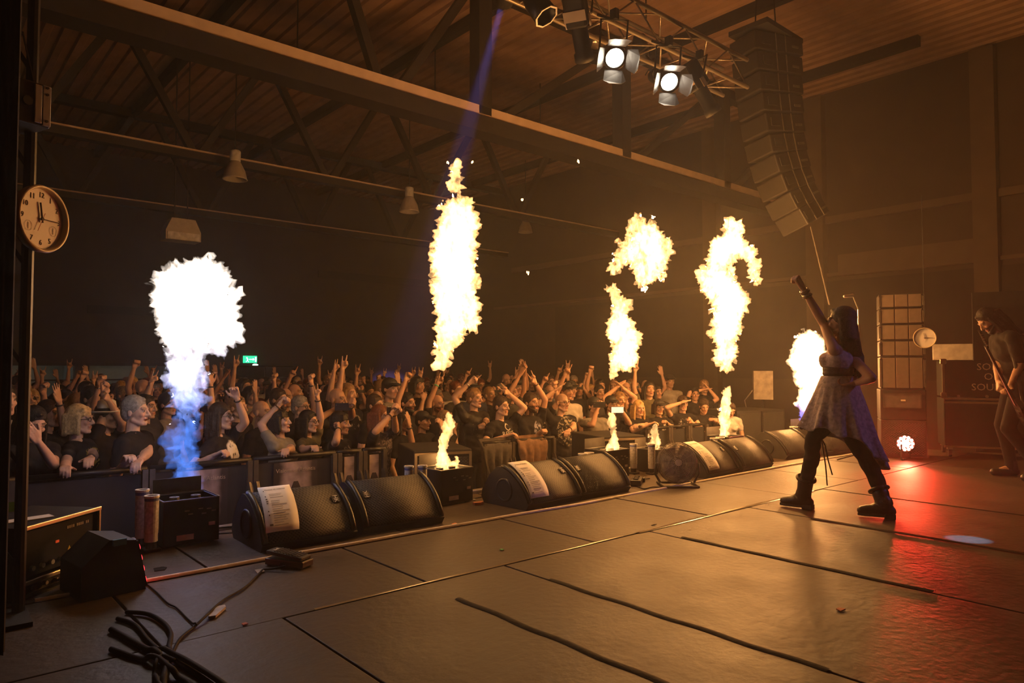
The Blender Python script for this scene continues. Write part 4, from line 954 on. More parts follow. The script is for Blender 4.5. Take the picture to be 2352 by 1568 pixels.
# pole-mounted speaker and delay stand out in the hall
sp = gd(1752, 884, 13.0)
t = thing('pole_speaker', 'pale speaker box on a tripod pole beside the crowd in the haze', 'loudspeaker', (sp.x, sp.y, FLOOR_Z), math.radians(35))
MB().prism([(-.19, -.16), (.19, -.16), (.13, .17), (-.13, .17)], .52, Matrix.Translation((0, 0, sp.z-.26-FLOOR_Z))).build('cabinet', mat('pale_speaker', (.34, .30, .25), .6), t)
MB().cyl((-.02, -.165, sp.z+.0-FLOOR_Z), .055, .008, 18, 'Y').build('front_badge', M_bellw, t)
MB().tube([(0, 0, .1), (0, 0, sp.z-.26-FLOOR_Z)], .022, 8).build('pole', M_blackg, t)
for k in range(3): a = 2.1*k+.3; MB().tube([(0, 0, .75), (.5*math.cos(a), .5*math.sin(a), .02)], .014, 6).build('leg', M_black, t)
MB().tube([(.1, .17, sp.z-.1-FLOOR_Z), (.3, .3, sp.z-.3-FLOOR_Z), (.2, .2, .9), (.1, .1, .1)], .012, 6).build('lead', M_alu, t, smooth=True)
# dark pit stack behind the fan side
a = gz(1740, 925, .55)
for k in range(2):
    t = thing('subwoofer', ('upper' if k else 'lower')+' hazy black subwoofer below the pale pole speaker', 'subwoofer', (10.6, 6.05, FLOOR_Z+.66*k), math.radians(-12), 'subwoofers in the pit')
    MB().box((0, .4, .33), (1.1, .8, .65), bev=.012).build('cabinet', M_cabinet, t)
    for x in (-.27, .27): MB().box((x, -.006, .34), (.48, .014, .54), bev=.004).build('front_grille', M_subg, t)
    MB().box((0, -.008, .34), (.03, .02, .6)).build('centre_rail', M_bar, t)
# ================================================================ flames
def fire_material(name, ramp, K, nscale=7., thr=(.40, .52), blue=None, hole=0.):
    m = bpy.data.materials.new(name); m.use_nodes = True; nt = m.node_tree; nt.nodes.clear(); L = nt.links.new
    o = _n(nt, 'ShaderNodeOutputMaterial'); tc = _n(nt, 'ShaderNodeTexCoord')
    mp = _n(nt, 'ShaderNodeMapping'); mp.inputs['Scale'].default_value = (1, 1, .6); L(tc.outputs['Object'], mp.inputs[0])
    n = _n(nt, 'ShaderNodeTexNoise'); n.inputs['Scale'].default_value = nscale; n.inputs['Detail'].default_value = 4; n.inputs['Distortion'].default_value = 1.2; L(mp.outputs[0], n.inputs['Vector'])
    r = _n(nt, 'ShaderNodeMapRange'); r.inputs['From Min'].default_value = thr[0]; r.inputs['From Max'].default_value = thr[1]; r.clamp = True; L(n.outputs['Fac'], r.inputs[0])
    st = _n(nt, 'ShaderNodeMath', operation='MULTIPLY'); st.inputs[1].default_value = K; L(r.outputs[0], st.inputs[0])
    em = _n(nt, 'ShaderNodeEmission'); em.inputs['Color'].default_value = ramp+(1,); L(st.outputs[0], em.inputs['Strength'])
    if blue:   # gas-blue foot, white-hot above: a property of the burning fuel along the jet
        z0, z1, bc, kb = blue
        sp = _n(nt, 'ShaderNodeSeparateXYZ'); L(tc.outputs['Object'], sp.inputs[0])
        ad = _n(nt, 'ShaderNodeMath', operation='MULTIPLY_ADD'); ad.inputs[1].default_value = .55; L(n.outputs['Fac'], ad.inputs[0]); L(sp.outputs['Z'], ad.inputs[2])
        g = _n(nt, 'ShaderNodeMapRange'); g.inputs['From Min'].default_value = z0+.27; g.inputs['From Max'].default_value = z1+.27; L(ad.outputs[0], g.inputs[0])
        mx = _n(nt, 'ShaderNodeMix', data_type='RGBA'); mx.inputs['A'].default_value = bc+(1,); mx.inputs['B'].default_value = ramp+(1,); L(g.outputs[0], mx.inputs['Factor']); L(mx.outputs['Result'], em.inputs['Color'])
        kk = _n(nt, 'ShaderNodeMapRange'); kk.inputs['From Min'].default_value = z0+.27; kk.inputs['From Max'].default_value = z1+.27; kk.inputs['To Min'].default_value = kb; kk.inputs['To Max'].default_value = 1; L(ad.outputs[0], kk.inputs[0])
        s2 = _n(nt, 'ShaderNodeMath', operation='MULTIPLY'); L(st.outputs[0], s2.inputs[0]); L(kk.outputs[0], s2.inputs[1]); L(s2.outputs[0], em.inputs['Strength'])
    L(em.outputs[0], o.inputs['Volume']); m.cycles.volume_step_rate = .15
    tp = _n(nt, 'ShaderNodeBsdfTransparent'); e2 = _n(nt, 'ShaderNodeEmission'); e2.inputs['Color'].default_value = ramp+(1,); e2.inputs['Strength'].default_value = .0 if blue else .25; ad = _n(nt, 'ShaderNodeAddShader'); L(tp.outputs[0], ad.inputs[0]); L(e2.outputs[0], ad.inputs[1]); L(ad.outputs[0], o.inputs['Surface']); m.cycles.emission_sampling = 'NONE'
    return m
FIRE = (1., .52, .17); FLAME_W = .27
def remesh(mb, vox, smooth=0, name='m', adapt=0.):
    me = mb.mesh(name); ob = bpy.data.objects.new('tmp_surface', me)
    md = ob.modifiers.new('r', 'REMESH'); md.mode = 'VOXEL'; md.voxel_size = vox; md.adaptivity = adapt
    if smooth: s = ob.modifiers.new('s', 'SMOOTH'); s.iterations = smooth; s.factor = .5
    out = evaluate(ob); bpy.data.meshes.remove(me)
    return out
def flame(lab, blobs, D, base, m, seed, vox=.022, amp=.05, flecks=25, fr=8., lights=(), thick=.8, squash=1.):
    rnd = random.Random(seed); mb = MB(); ppm = FPX/D; base = Vector(base)
    ctr = []
    for i in range(len(blobs)-1):     # fill between consecutive blobs of one chain
        a, b = blobs[i], blobs[i+1]
        if a is None or b is None: continue
        n = max(1, int(math.hypot(a[0]-b[0], a[1]-b[1])/(.45*min(a[2], b[2]))))
        for k in range(n+1):
            f = k/n; ctr.append((a[0]+(b[0]-a[0])*f, a[1]+(b[1]-a[1])*f, a[2]+(b[2]-a[2])*f))
    ctr += [(b[0], b[1], b[2]) for b in blobs if b is not None]
    for x, y, r in ctr:
        j = r*.35; p = gd(x+rnd.uniform(-j, j), y+rnd.uniform(-j, j), D+rnd.uniform(-.4, .4)*r/ppm)-base
        q = r/ppm*rnd.uniform(.72, 1.0); mb.ell(p, (q, q*thick, q*rnd.uniform(.9, 1.25)), 10)
    for k in range(flecks):
        x, y, r = ctr[rnd.randrange(len(ctr))]; an = rnd.uniform(0, 6.283); rr = r*rnd.uniform(.95, 1.35)
        p = gd(x+rr*math.cos(an), y+rr*math.sin(an)-r*.15, D+rnd.uniform(-.3, .3)*r/ppm)-base; q = rnd.uniform(1.5, .18*r+2.5)/ppm
        mb.ell(p, (q*.7, q*.7, q*rnd.uniform(1, 2)), 6)
    me = remesh(mb, vox)
    co = np.empty(len(me.vertices)*3); me.vertices.foreach_get('co', co); co = co.reshape(-1, 3)
    no = np.empty(len(me.vertices)*3); me.vertex_normals.foreach_get('vector', no); no = no.reshape(-1, 3)
    out = co.copy(); s3 = Vector((seed*3.1, seed*1.7, 0))
    for i in range(len(co)):
        p = Vector(co[i]); q = Vector((p.x, p.y, p.z*.75))
        d = noise.noise(q*fr+s3)*.9+noise.noise(q*fr*2.3+s3)*.8+max(-.15, noise.noise(q*fr*4.6+s3))*1.5
        out[i] = co[i]+no[i]*(amp*d)
    me.vertices.foreach_set('co', out.reshape(-1)); me.update()
    me.materials.clear(); me.materials.append(m)
    o = link('flame', me, None, base); tag(o, lab, 'flame', 'flames above the flame machines')
    for (x, y, pw, col) in lights: lamp('flame_glow', 'POINT', gd(x, y, D)-base, pw*FLAME_W, col, o, .16)
    return o
WARM = (1., .40, .09)
# white-blue jet beside the amp rack
flame('tall white flame with blue foot and curling head above the nearest flame machine',
      [(425, 1130, 14), (422, 1095, 22), (422, 1040, 27), (422, 990, 30), (428, 930, 34), (430, 870, 38), (428, 820, 42), (424, 770, 44), (420, 725, 48), (425, 690, 50), (440, 660, 56), None, (440, 690, 62), (470, 665, 62), (490, 640, 42), None, (400, 690, 36), (380, 725, 16), None, (480, 700, 62), (505, 720, 52), (515, 760, 36), (500, 790, 20), None, (425, 690, 60), (420, 740, 50)],
      4.9, (1.39, 4.80, .22), fire_material('white_blue_fire', (1., .84, .70), 26, 9, (.38, .50), (.50, 1.15, (.10, .27, 1.), .20)), 3, .015, .05, 90, 9,
      [(450, 690, 12, (1, .62, .38)), (428, 860, 14, (.85, .70, .9)), (424, 1040, 9, (.42, .42, 1))])
M_fire = fire_material('orange_fire', FIRE, 36, 11, (.38, .48)); M_fire2 = fire_material('torn_orange_fire', FIRE, 34, 13, (.44, .54))
# burning tray of the second machine + its big detached column
flame('low curling flame burning in the tray of the second flame machine', [(1005, 1082, 14), (1020, 1070, 18), (1035, 1080, 16), (1050, 1078, 12), None, (1015, 1070, 15), (1015, 1040, 12), (1018, 1010, 11), (1028, 985, 11), (1035, 968, 10), (1030, 955, 5), None, (990, 1080, 6), (985, 1077, 5), None, (1048, 1060, 6), (1050, 1050, 5)], 5.95, (3.42, 4.83, .25), M_fire, 5, .012, .014, 20, 16,
      [(1022, 1040, 16, WARM)])
flame('tallest detached column of fire above the second flame machine', [(1012, 830, 8), (1020, 800, 20), (1035, 765, 30), (1045, 720, 40), (1048, 680, 44), (1045, 640, 44), (1045, 590, 46), (1045, 545, 44), (1055, 510, 36), (1062, 490, 24), None, (1040, 490, 26), (1032, 470, 10), None, (1062, 470, 16), (1075, 465, 9), None, (1078, 730, 24), (1085, 715, 14), None, (1010, 585, 16), (995, 590, 7), None, (1047, 425, 16), (1045, 405, 12), (1050, 380, 8), (1045, 370, 5)],
      6.1, (3.55, 5.0, 1.1), M_fire, 8, .016, .055, 110, 9, [(1045, 560, 80, WARM), (1040, 720, 55, WARM)])
flame('thin curling flame licking up behind the second wedge pair', [(1402, 1042, 13), (1408, 1025, 13), (1412, 1008, 9), (1408, 990, 6), (1404, 975, 8), (1408, 962, 8), (1404, 950, 4), None, (1398, 1045, 9)], 7.2, (5.42, 4.80, .28), M_fire, 11, .014, .014, 14, 16, [(1405, 1010, 10, WARM)])
flame('round torn fireball floating above the thin curling flame', [(1480, 520, 20), (1490, 545, 34), (1490, 580, 40), (1485, 615, 36), (1480, 640, 20), None, (1450, 570, 24), (1430, 600, 14), (1405, 615, 8), None, (1520, 640, 7), (1525, 630, 5), None, (1470, 515, 14), (1450, 530, 8)], 7.5, (6.0, 5.2, 2.0), M_fire2, 14, .017, .06, 120, 9, [(1485, 580, 380, WARM)])
flame('tapering detached flame just below the torn fireball', [(1424, 690, 12), (1425, 715, 20), (1428, 750, 26), (1432, 785, 32), (1432, 815, 26), (1422, 835, 12), (1410, 850, 8), (1408, 865, 5), None, (1455, 790, 16), (1470, 775, 8), None, (1410, 665, 12), (1395, 668, 6), None, (1448, 835, 6)], 7.5, (5.7, 5.3, 1.0), M_fire, 17, .017, .045, 70, 10, [(1430, 780, 190, WARM)])
flame('small flickering flame from the box behind the floor fan', [(1500, 1040, 10), (1502, 1025, 13), (1504, 1008, 12), (1502, 992, 8), (1505, 978, 5)], 7.6, (6.12, 4.77, .24), M_fire2, 19, .012, .014, 14, 16, [(1502, 1012, 10, WARM)])
flame('slender flame rising behind the fan side wedges', [(1663, 1016, 14), (1664, 1000, 13), (1666, 975, 12), (1664, 950, 13), (1666, 925, 11), (1670, 905, 9), (1672, 892, 5)], 8.6, (7.57, 4.80, .28), M_fire, 23, .016, .018, 20, 14, [(1665, 960, 40, WARM)])
flame('forked fireball with hooked top above the slender flame', [(1668, 845, 8), (1662, 820, 20), (1666, 785, 26), (1672, 740, 34), (1675, 700, 36), (1660, 670, 32), (1640, 640, 24), (1650, 600, 22), (1665, 570, 26), (1685, 555, 30), (1690, 535, 22), (1670, 518, 10), None, (1700, 570, 20), (1720, 585, 13), (1728, 615, 11), (1735, 640, 10), None, (1620, 642, 14), (1700, 700, 16), None, (1680, 630, 12), (1668, 640, 16)],
      8.8, (7.75, 4.9, 1.2), M_fire, 27, .019, .065, 110, 8, [(1675, 700, 680, WARM), (1680, 580, 620, WARM)])
flame('round mushroom fireball with violet foot behind the singer', [(1850, 965, 8), (1852, 940, 13), (1854, 910, 20), (1856, 880, 24), (1857, 850, 30), (1857, 820, 36), (1858, 805, 32), None, (1835, 832, 22), (1858, 800, 30), (1880, 815, 22), None, (1880, 845, 14)],
      9.9, (9.62, 4.80, .28), fire_material('violet_foot_fire', (1., .62, .30), 34, 6, (.34, .46), (.16, .38, (.22, .2, 1.), .5)), 31, .019, .05, 50, 8, [(1857, 830, 820, (1, .40, .09)), (1856, 900, 110, (1, .40, .09))])
# small sparks drifting in the air
for i, (x, y) in enumerate(((1199, 458), (1330, 370), (1213, 626), (1030, 372), (1085, 372))):
    p = gd(x, y, 7); r = random.Random(i); m = MB()
    for k in range(4): m.ell((r.uniform(-.012, .012), r.uniform(-.01, .01), r.uniform(-.012, .012)), (.006, .006, .012), 6)
    tag(m.build('ember', mat('ember_glow', (1, .5, .2), .5, emis=(1, .62, .25), estr=8), None, loc=p), 'tiny glowing ember drifting in the air between the flames', 'ember', 'embers in the air')

# ================================================================ people
def skin_material():
    m = bpy.data.materials.new('skin'); m.use_nodes = True; nt = m.node_tree; b = nt.nodes['Principled BSDF']; L = nt.links.new
    a = _n(nt, 'ShaderNodeAttribute'); a.attribute_name = 'tint'
    n = _n(nt, 'ShaderNodeTexNoise'); n.inputs['Scale'].default_value = 30
    mx = _n(nt, 'ShaderNodeMix', data_type='RGBA', blend_type='MULTIPLY'); mx.inputs['Factor'].default_value = .25
    L(a.outputs['Color'], mx.inputs['A']); L(n.outputs['Color'], mx.inputs['B']); L(mx.outputs['Result'], b.inputs['Base Color'])
    b.inputs['Roughness'].default_value = .48; b.inputs['Specular IOR Level'].default_value = .4
    return m
M_skin = skin_material()
def cloth_mat(name, col, pr=None, rough=.85, size=(.11, .10), zc=1.31, thr=.5, sc=22.):
    if name in MATS: return MATS[name]
    m = mat(name, col, rough, var=.18, scale=14, bump=.35, bscale=22, spec=.2)
    if pr:   # print on the chest: shape fixed to the shirt
        nt = m.node_tree; b = nt.nodes['Principled BSDF']; L = nt.links.new
        tc = _n(nt, 'ShaderNodeTexCoord'); sp = _n(nt, 'ShaderNodeSeparateXYZ'); L(tc.outputs['Object'], sp.inputs[0])
        cb = _n(nt, 'ShaderNodeCombineXYZ'); dx = _n(nt, 'ShaderNodeMath', operation='DIVIDE'); dx.inputs[1].default_value = size[0]; L(sp.outputs['X'], dx.inputs[0])
        sz = _n(nt, 'ShaderNodeMath', operation='SUBTRACT'); sz.inputs[1].default_value = zc; L(sp.outputs['Z'], sz.inputs[0])
        dz = _n(nt, 'ShaderNodeMath', operation='DIVIDE'); dz.inputs[1].default_value = size[1]; L(sz.outputs[0], dz.inputs[0])
        L(dx.outputs[0], cb.inputs[0]); L(dz.outputs[0], cb.inputs[1])
        ln = _n(nt, 'ShaderNodeVectorMath', operation='LENGTH'); L(cb.outputs[0], ln.inputs[0])
        n = _n(nt, 'ShaderNodeTexNoise'); n.inputs['Scale'].default_value = sc; n.inputs['Detail'].default_value = 3; n.inputs['Distortion'].default_value = .8; L(tc.outputs['Object'], n.inputs[0])
        r = _n(nt, 'ShaderNodeMapRange'); r.inputs['From Min'].default_value = thr; r.inputs['From Max'].default_value = thr+.06; L(n.outputs['Fac'], r.inputs[0])
        e = _n(nt, 'ShaderNodeMapRange'); e.inputs['From Min'].default_value = 1.05; e.inputs['From Max'].default_value = .9; L(ln.outputs['Value'], e.inputs[0])
        fr = _n(nt, 'ShaderNodeMath', operation='LESS_THAN'); fr.inputs[1].default_value = -.03; L(sp.outputs['Y'], fr.inputs[0])
        p1 = _n(nt, 'ShaderNodeMath', operation='MULTIPLY'); L(r.outputs[0], p1.inputs[0]); L(e.outputs[0], p1.inputs[1])
        p2 = _n(nt, 'ShaderNodeMath', operation='MULTIPLY'); L(p1.outputs[0], p2.inputs[0]); L(fr.outputs[0], p2.inputs[1])
        mx = _n(nt, 'ShaderNodeMix', data_type='RGBA'); mx.inputs['B'].default_value = pr+(1,)
        src = b.inputs['Base Color'].links[0].from_socket; L(src, mx.inputs['A']); L(p2.outputs[0], mx.inputs['Factor']); L(mx.outputs['Result'], b.inputs['Base Color'])
    return m
BLK = (.012, .011, .012)
SHIRT = {'black T-shirt': cloth_mat('black_shirt', BLK), 'black printed T-shirt': cloth_mat('black_print_shirt', BLK, (.38, .36, .34), thr=.55),
         'dark grey T-shirt': cloth_mat('dark_grey_shirt', (.05, .048, .045)), 'grey T-shirt': cloth_mat('grey_shirt', (.20, .185, .165)),
         'navy T-shirt': cloth_mat('navy_shirt', (.016, .02, .04)), 'maroon T-shirt': cloth_mat('maroon_shirt', (.07, .014, .016)), 'pale T-shirt': cloth_mat('pale_shirt', (.42, .40, .37)),
         'olive T-shirt': cloth_mat('olive_shirt', (.10, .09, .05)), 'black gold printed T-shirt': cloth_mat('black_gold_shirt', BLK, (.42, .30, .06), thr=.52)}
M_jeans = cloth_mat('black_trousers', (.014, .014, .017)); M_jeans2 = cloth_mat('blue_jeans', (.03, .04, .07))
HAIR = {k: mat('hair_'+k.replace(' ', '_'), c, .5, var=.35, scale=45, bump=.5, bscale=110, spec=.35) for k, c in {'black': (.010, .008, .007), 'brown': (.035, .02, .012), 'fair': (.22, .13, .06), 'blonde': (.45, .30, .13), 'grey': (.22, .2, .18), 'red': (.12, .035, .012)}.items()}
HAIRC = {'black': (.012, .009, .008), 'brown': (.04, .024, .015), 'fair': (.2, .12, .06), 'blonde': (.4, .28, .13), 'grey': (.2, .18, .16), 'red': (.12, .04, .015)}
M_glas = mat('glasses_frame', (.02, .018, .016), .3)
UA, FA = .285, .255
def ik(S, Wt, hint, a=UA, b=FA):
    S = Vector(S); d = Vector(Wt)-S; L = d.length; Lm = (a+b)*.985
    if L > Lm: d *= Lm/L; L = Lm
    if L < .12: d = d.normalized()*.12 if L > 1e-4 else Vector((0, -.12, 0)); L = .12
    u = d/L; x = (a*a-b*b+L*L)/(2*L); h = math.sqrt(max(0, a*a-x*x))
    hv = Vector(hint); hv = hv-u*hv.dot(u); hv = hv.normalized() if hv.length > 1e-4 else u.orthogonal().normalized()
    return S+u*x+hv*h, S+d
def hand(mb, Wr, d, n, kind, side, sc=1., fat=1.):
    """palm, four jointed fingers and a thumb; d along the hand, n palm normal, side +1 left hand"""
    d = Vector(d).normalized(); n = Vector(n); n = (n-d*n.dot(d)); n = n.normalized() if n.length > 1e-4 else d.orthogonal().normalized()
    l = d.cross(n)*side; Wr = Vector(Wr)                  # l points to the little finger
    for k in (-.026, -.009, .009, .025): mb.cap(Wr+d*.012*sc+l*k*.7*sc, Wr+d*.085*sc+l*k*sc, .0155*sc, .0135*sc, 7)
    curl = {'fist': (1, 1, 1, 1), 'horns': (0, 1, 1, 0), 'open': (0, 0, 0, 0), 'relaxed': (.45, .5, .55, .6), 'grip': (.75, .8, .8, .85), 'point': (0, 1, 1, 1), 'flat': (.08, .05, .05, .1)}[kind]
    for k, (o, ln) in enumerate(((-.029, .07), (-.0095, .08), (.0095, .075), (.028, .058))):
        c = curl[k]; r = .0088*sc*fat; base = Wr+d*.086*sc+l*o*sc
        sp = l*(o*1.9 if kind in ('open', 'horns') else o*.3); a0 = c*1.25; p = base; L3 = (ln*.45*sc, ln*.33*sc, ln*.27*sc); ang = a0
        for q, ll in enumerate(L3):
            dv = ((d+sp*(2.4 if c < .2 else .3)).normalized()*math.cos(ang)+n*math.sin(ang)); p2 = p+dv*ll
            mb.cap(p, p2, r*(1-.08*q), r*(.92-.08*q), 6); p = p2; ang += c*1.35
    t0 = Wr+d*.022*sc-l*.022*sc; fold = kind in ('fist', 'horns', 'point', 'grip')
    t1 = t0+(d*.022-l*.022+n*.008)*sc; t2 = t1+((d*.022+l*.012+n*.022) if fold else (d*.03-l*.014+n*.006))*sc; t3 = t2+((d*.004+l*.026+n*.004) if fold else (d*.024-l*.004))*sc
    mb.cap(t0, t1, .0145*sc, .0115*sc, 6); mb.cap(t1, t2, .0115*sc, .010*sc, 6); mb.cap(t2, t3, .010*sc, .0085*sc, 6)
def head_shape(mb, M, sex='m', mouth=0):
    R = M.to_3x3(); P = lambda x, y, z: M @ Vector((x, y, z)); w = 1. if sex == 'm' else .93
    E = lambda c, r, n=12: mb.ell(P(*c), r, n, R)
    E((0, .012, .035), (.074, .092, .090), 16); E((0, -.028, -.008), (.060*w, .060, .094), 16); E((0, -.033, -.068), (.048*w, .05, .042), 12); E((0, -.074, -.097), (.020*w, .018, .017))
    mb.cap(P(0, -.088, .016), P(0, -.110, -.026), .0085, .0125); mb.cap(P(-.012, -.094, -.03), P(.012, -.094, -.03), .009, .009)
    for s in (-1, 1):
        mb.cap(P(s*.045, -.074, .030), P(s*.010, -.086, .026), .0095, .010); E((s*.037*w, -.064, -.022), (.021, .02, .02)); E((s*.030, -.076, .008), (.0125, .0125, .0105)); E((s*.077, .012, -.006), (.010, .020, .031)); mb.cap(P(s*.046*w, .0, -.065), P(s*.018, -.06, -.095), .022, .02)
    mb.cap(P(-.017, -.084, -.056), P(.017, -.084, -.056), .0075, .0075); mb.cap(P(-.014, -.082, -.070-.016*mouth), P(.014, -.082, -.070-.016*mouth), .008, .008)
    mb.cap(P(0, .028, -.20), P(0, .018, -.06), .056*w, .050*w, 12)
def paint(me, M, skin, hairc, stubble=0., mouth=0, brow=None, scalp=0.):
    Mi = np.array(M.inverted()); n = len(me.vertices); co = np.empty(n*3); me.vertices.foreach_get('co', co); co = co.reshape(-1, 3)
    p = co @ Mi[:3, :3].T+Mi[:3, 3]; x = np.abs(p[:, 0]); y = p[:, 1]; z = p[:, 2]
    c = np.tile(np.array(skin), (n, 1)); inh = (np.abs(z) < .16) & (x < .12) & (np.abs(y) < .16); hc = np.array(hairc)
    def mixin(mask, col, f): m_ = (mask & inh); c[m_] = c[m_]*(1-f)+np.array(col)*f
    mixin((y < -.05) & (z > -.045) & (z < -.005) & (x > .02), (skin[0]*1.02, skin[1]*.82, skin[2]*.78), .35)
    if stubble: mixin((z < -.035) & (y < .0) & ((x > .02) | (z < -.075) | ((z > -.053) & (z < -.042))), hc, stubble)
    if scalp: mixin((z > .05-y*.2-.02) & (y > -.075) | ((y > .02) & (z > -.05)), hc, scalp)
    mixin((np.abs(z-.032-.1*(x-.03)*0) < .0065) & (x > .010) & (x < .047) & (y < -.06), hc, .8)
    mixin((np.abs(z-.008) < .0075) & (np.abs(x-.030) < .015) & (y < -.07), (.5, .46, .43), .55)
    mixin((np.abs(z-.008) < .0075) & (np.abs(x-.030) < .0065) & (y < -.07), (.02, .015, .01), .95)
    mixin((np.abs(z-.017) < .004) & (np.abs(x-.030) < .016) & (y < -.07), (.05, .035, .03), .45)
    mixin((np.abs(z+.060) < .010) & (x < .023) & (y < -.075), (skin[0]*.75, skin[1]*.42, skin[2]*.4), .75)
    if mouth: mixin((np.abs(z+.066) < .010) & (x < .018) & (y < -.072), (.16, .05, .045), .95)
    a = me.attributes.get('tint') or me.attributes.new('tint', 'FLOAT_COLOR', 'POINT')
    a.data.foreach_set('color', np.hstack([c, np.ones((n, 1))]).astype(np.float32).reshape(-1))
def join_meshes(ms, name):
    V = []; F = []; o = 0
    for me in ms:
        n = len(me.vertices); co = np.empty(n*3, np.float32); me.vertices.foreach_get('co', co); V.append(co.reshape(-1, 3))
        lt = np.empty(len(me.polygons), np.int32); me.polygons.foreach_get('loop_total', lt); lv = np.empty(len(me.loops), np.int32); me.loops.foreach_get('vertex_index', lv)
        F.append((lt, lv+o)); o += n
    V = np.vstack(V); lt = np.concatenate([f[0] for f in F]); lv = np.concatenate([f[1] for f in F])
    me = bpy.data.meshes.new(name); me.vertices.add(len(V)); me.vertices.foreach_set('co', V.reshape(-1)); me.loops.add(len(lv)); me.loops.foreach_set('vertex_index', lv)
    me.polygons.add(len(lt)); me.polygons.foreach_set('loop_start', np.concatenate([[0], np.cumsum(lt)[:-1]]).astype(np.int32)); me.polygons.foreach_set('loop_total', lt); me.polygons.foreach_set('use_smooth', np.ones(len(lt), bool)); me.update(calc_edges=True)
    for q in ms: bpy.data.meshes.remove(q)
    return me
def hair_shape(mb, M, style, rnd):
    R = M.to_3x3(); P = lambda x, y, z: M @ Vector((x, y, z)); E = lambda c, r, n=12: mb.ell(P(*c), r, n, R); J = lambda a: rnd.uniform(-a, a)
    if style in ('short', 'bob', 'long', 'fringe', 'messy', 'pony'):
        E((0, .022, .050), (.086, .098, .092), 16); E((0, .055, .0), (.078, .062, .085), 14)
        for s in (-1, 1): E((s*.062, .018, .035), (.024, .05, .05))
        for k in range(9): E((-.055+.0137*k, -.046+.012*abs(k-4)*.6, .098-.006*abs(k-4)), (.018, .034, .022), 8)
    if style == 'messy':
        for k in range(26):
            a = rnd.uniform(0, 6.28); b = rnd.uniform(.2, 1.3); v = Vector((.082*math.cos(a)*math.sin(b), .03+.09*math.sin(a)*math.sin(b), .052+.084*math.cos(b)))
            if v.y > -.055 or v.z > .09: mb.cap(P(*v), P(v.x*1.12+J(.01), v.y*1.1+J(.01), v.z+.012), .012, .005, 6)
    if style in ('fringe', 'bob'):
        for k in range(9): mb.cap(P(-.056+.014*k, -.052, .088), P(-.058+.0145*k, -.084+.010*abs(k-4)*.7, .042), .015, .009, 6)
    if style == 'bob':
        for s in (-1, 1):
            for k in range(6): mb.cap(P(s*.072, -.022+.022*k, .04), P(s*(.080+J(.006)), -.028+.024*k, -.10+J(.015)), .022, .015, 7)
        for k in range(5): mb.cap(P(-.05+.025*k, .085, .02), P(-.055+.027*k, .085, -.10+J(.012)), .026, .018, 7)
    if style == 'long':
        for s in (-1, 1):
            for k in range(6):
                q = -.012+.024*k; mb.cap(P(s*.074, q, .03), P(s*(.086+J(.006)), q-.004, -.10), .021, .021, 7); mb.cap(P(s*.086, q-.004, -.10), P(s*(.098+J(.015)), q*.8-.012+J(.01), -.25+J(.03)), .021, .011, 7)
        for k in range(6): mb.cap(P(-.06+.024*k, .09, .03), P(-.062+.025*k, .10, -.12), .026, .026, 7); mb.cap(P(-.062+.025*k, .10, -.12), P(-.07+.028*k, .11, -.28+J(.03)), .026, .012, 7)
    if style == 'pony':
        mb.cap(P(0, .11, .03), P(0, .15, -.04), .028, .03, 8); mb.cap(P(0, .15, -.04), P(0, .14, -.17), .03, .012, 8)
    if style == 'beard':
        pass
def headwear(kind, M, root, rnd):
    R = M.to_3x3(); P = lambda x, y, z: M @ Vector((x, y, z))
    if kind == 'cap':
        mb = MB(); mb.ell(P(0, .012, .062), (.088, .104, .078), 18, R); o = mb.build('cap_crown', M_black, root, smooth=True)
        V = [P(.078*math.sin(a), -.06-.115*math.cos(a), .066-.018*math.cos(a)) for a in np.linspace(-1.45, 1.45, 12)]+[P(.075*math.sin(a), -.04-.055*math.cos(a), .075) for a in np.linspace(1.45, -1.45, 12)]
        v = MB().add(V, [(k, k+1, 22-k, 23-k) for k in range(11)]).build('cap_visor', M_black, root, smooth=True); v.modifiers.new('thick', 'SOLIDIFY').thickness = .006
    elif kind == 'hat':
        mb = MB(); mb.lathe([(0, .165), (.05, .162), (.075, .145), (.088, .07), (.09, .055), (.13, .046), (.17, .058), (.172, .052), (.13, .038), (.085, .045)], 28, P(0, .01, 0), R); mb.build('brimmed_hat', mat('cream_felt', (.55, .5, .42), .8), root, smooth=True)
        MB().lathe([(.0895, .056), (.0925, .058), (.0905, .082), (.0875, .08)], 28, P(0, .01, 0), R).build('hat_band', M_black, root, smooth=True)
    elif kind == 'beanie':
        mb = MB(); mb.ell(P(0, .018, .055), (.087, .102, .085), 18, R); mb.build('beanie', cloth_mat('knit_beanie', (.06, .055, .05)), root, smooth=True)
def glasses(M, root):
    mb = MB()
    for s in (-1, 1):
        mb.tube([M @ Vector((s*.031+.022*math.cos(a), -.098+.004*abs(math.cos(a)), .006+.017*math.sin(a))) for a in np.linspace(0, 6.283, 15)], .0028, 5); mb.tube([M @ Vector((s*.053, -.094, .01)), M @ Vector((s*.078, -.03, .012)), M @ Vector((s*.079, .02, .005))], .0028, 5)
    mb.tube([M @ Vector((-.010, -.1, .008)), M @ Vector((.010, -.1, .008))], .0028, 5); mb.build('glasses', M_glas, root, smooth=True)
SKINS = [(.56, .34, .24), (.50, .29, .20), (.60, .38, .28), (.46, .26, .17), (.52, .32, .24)]
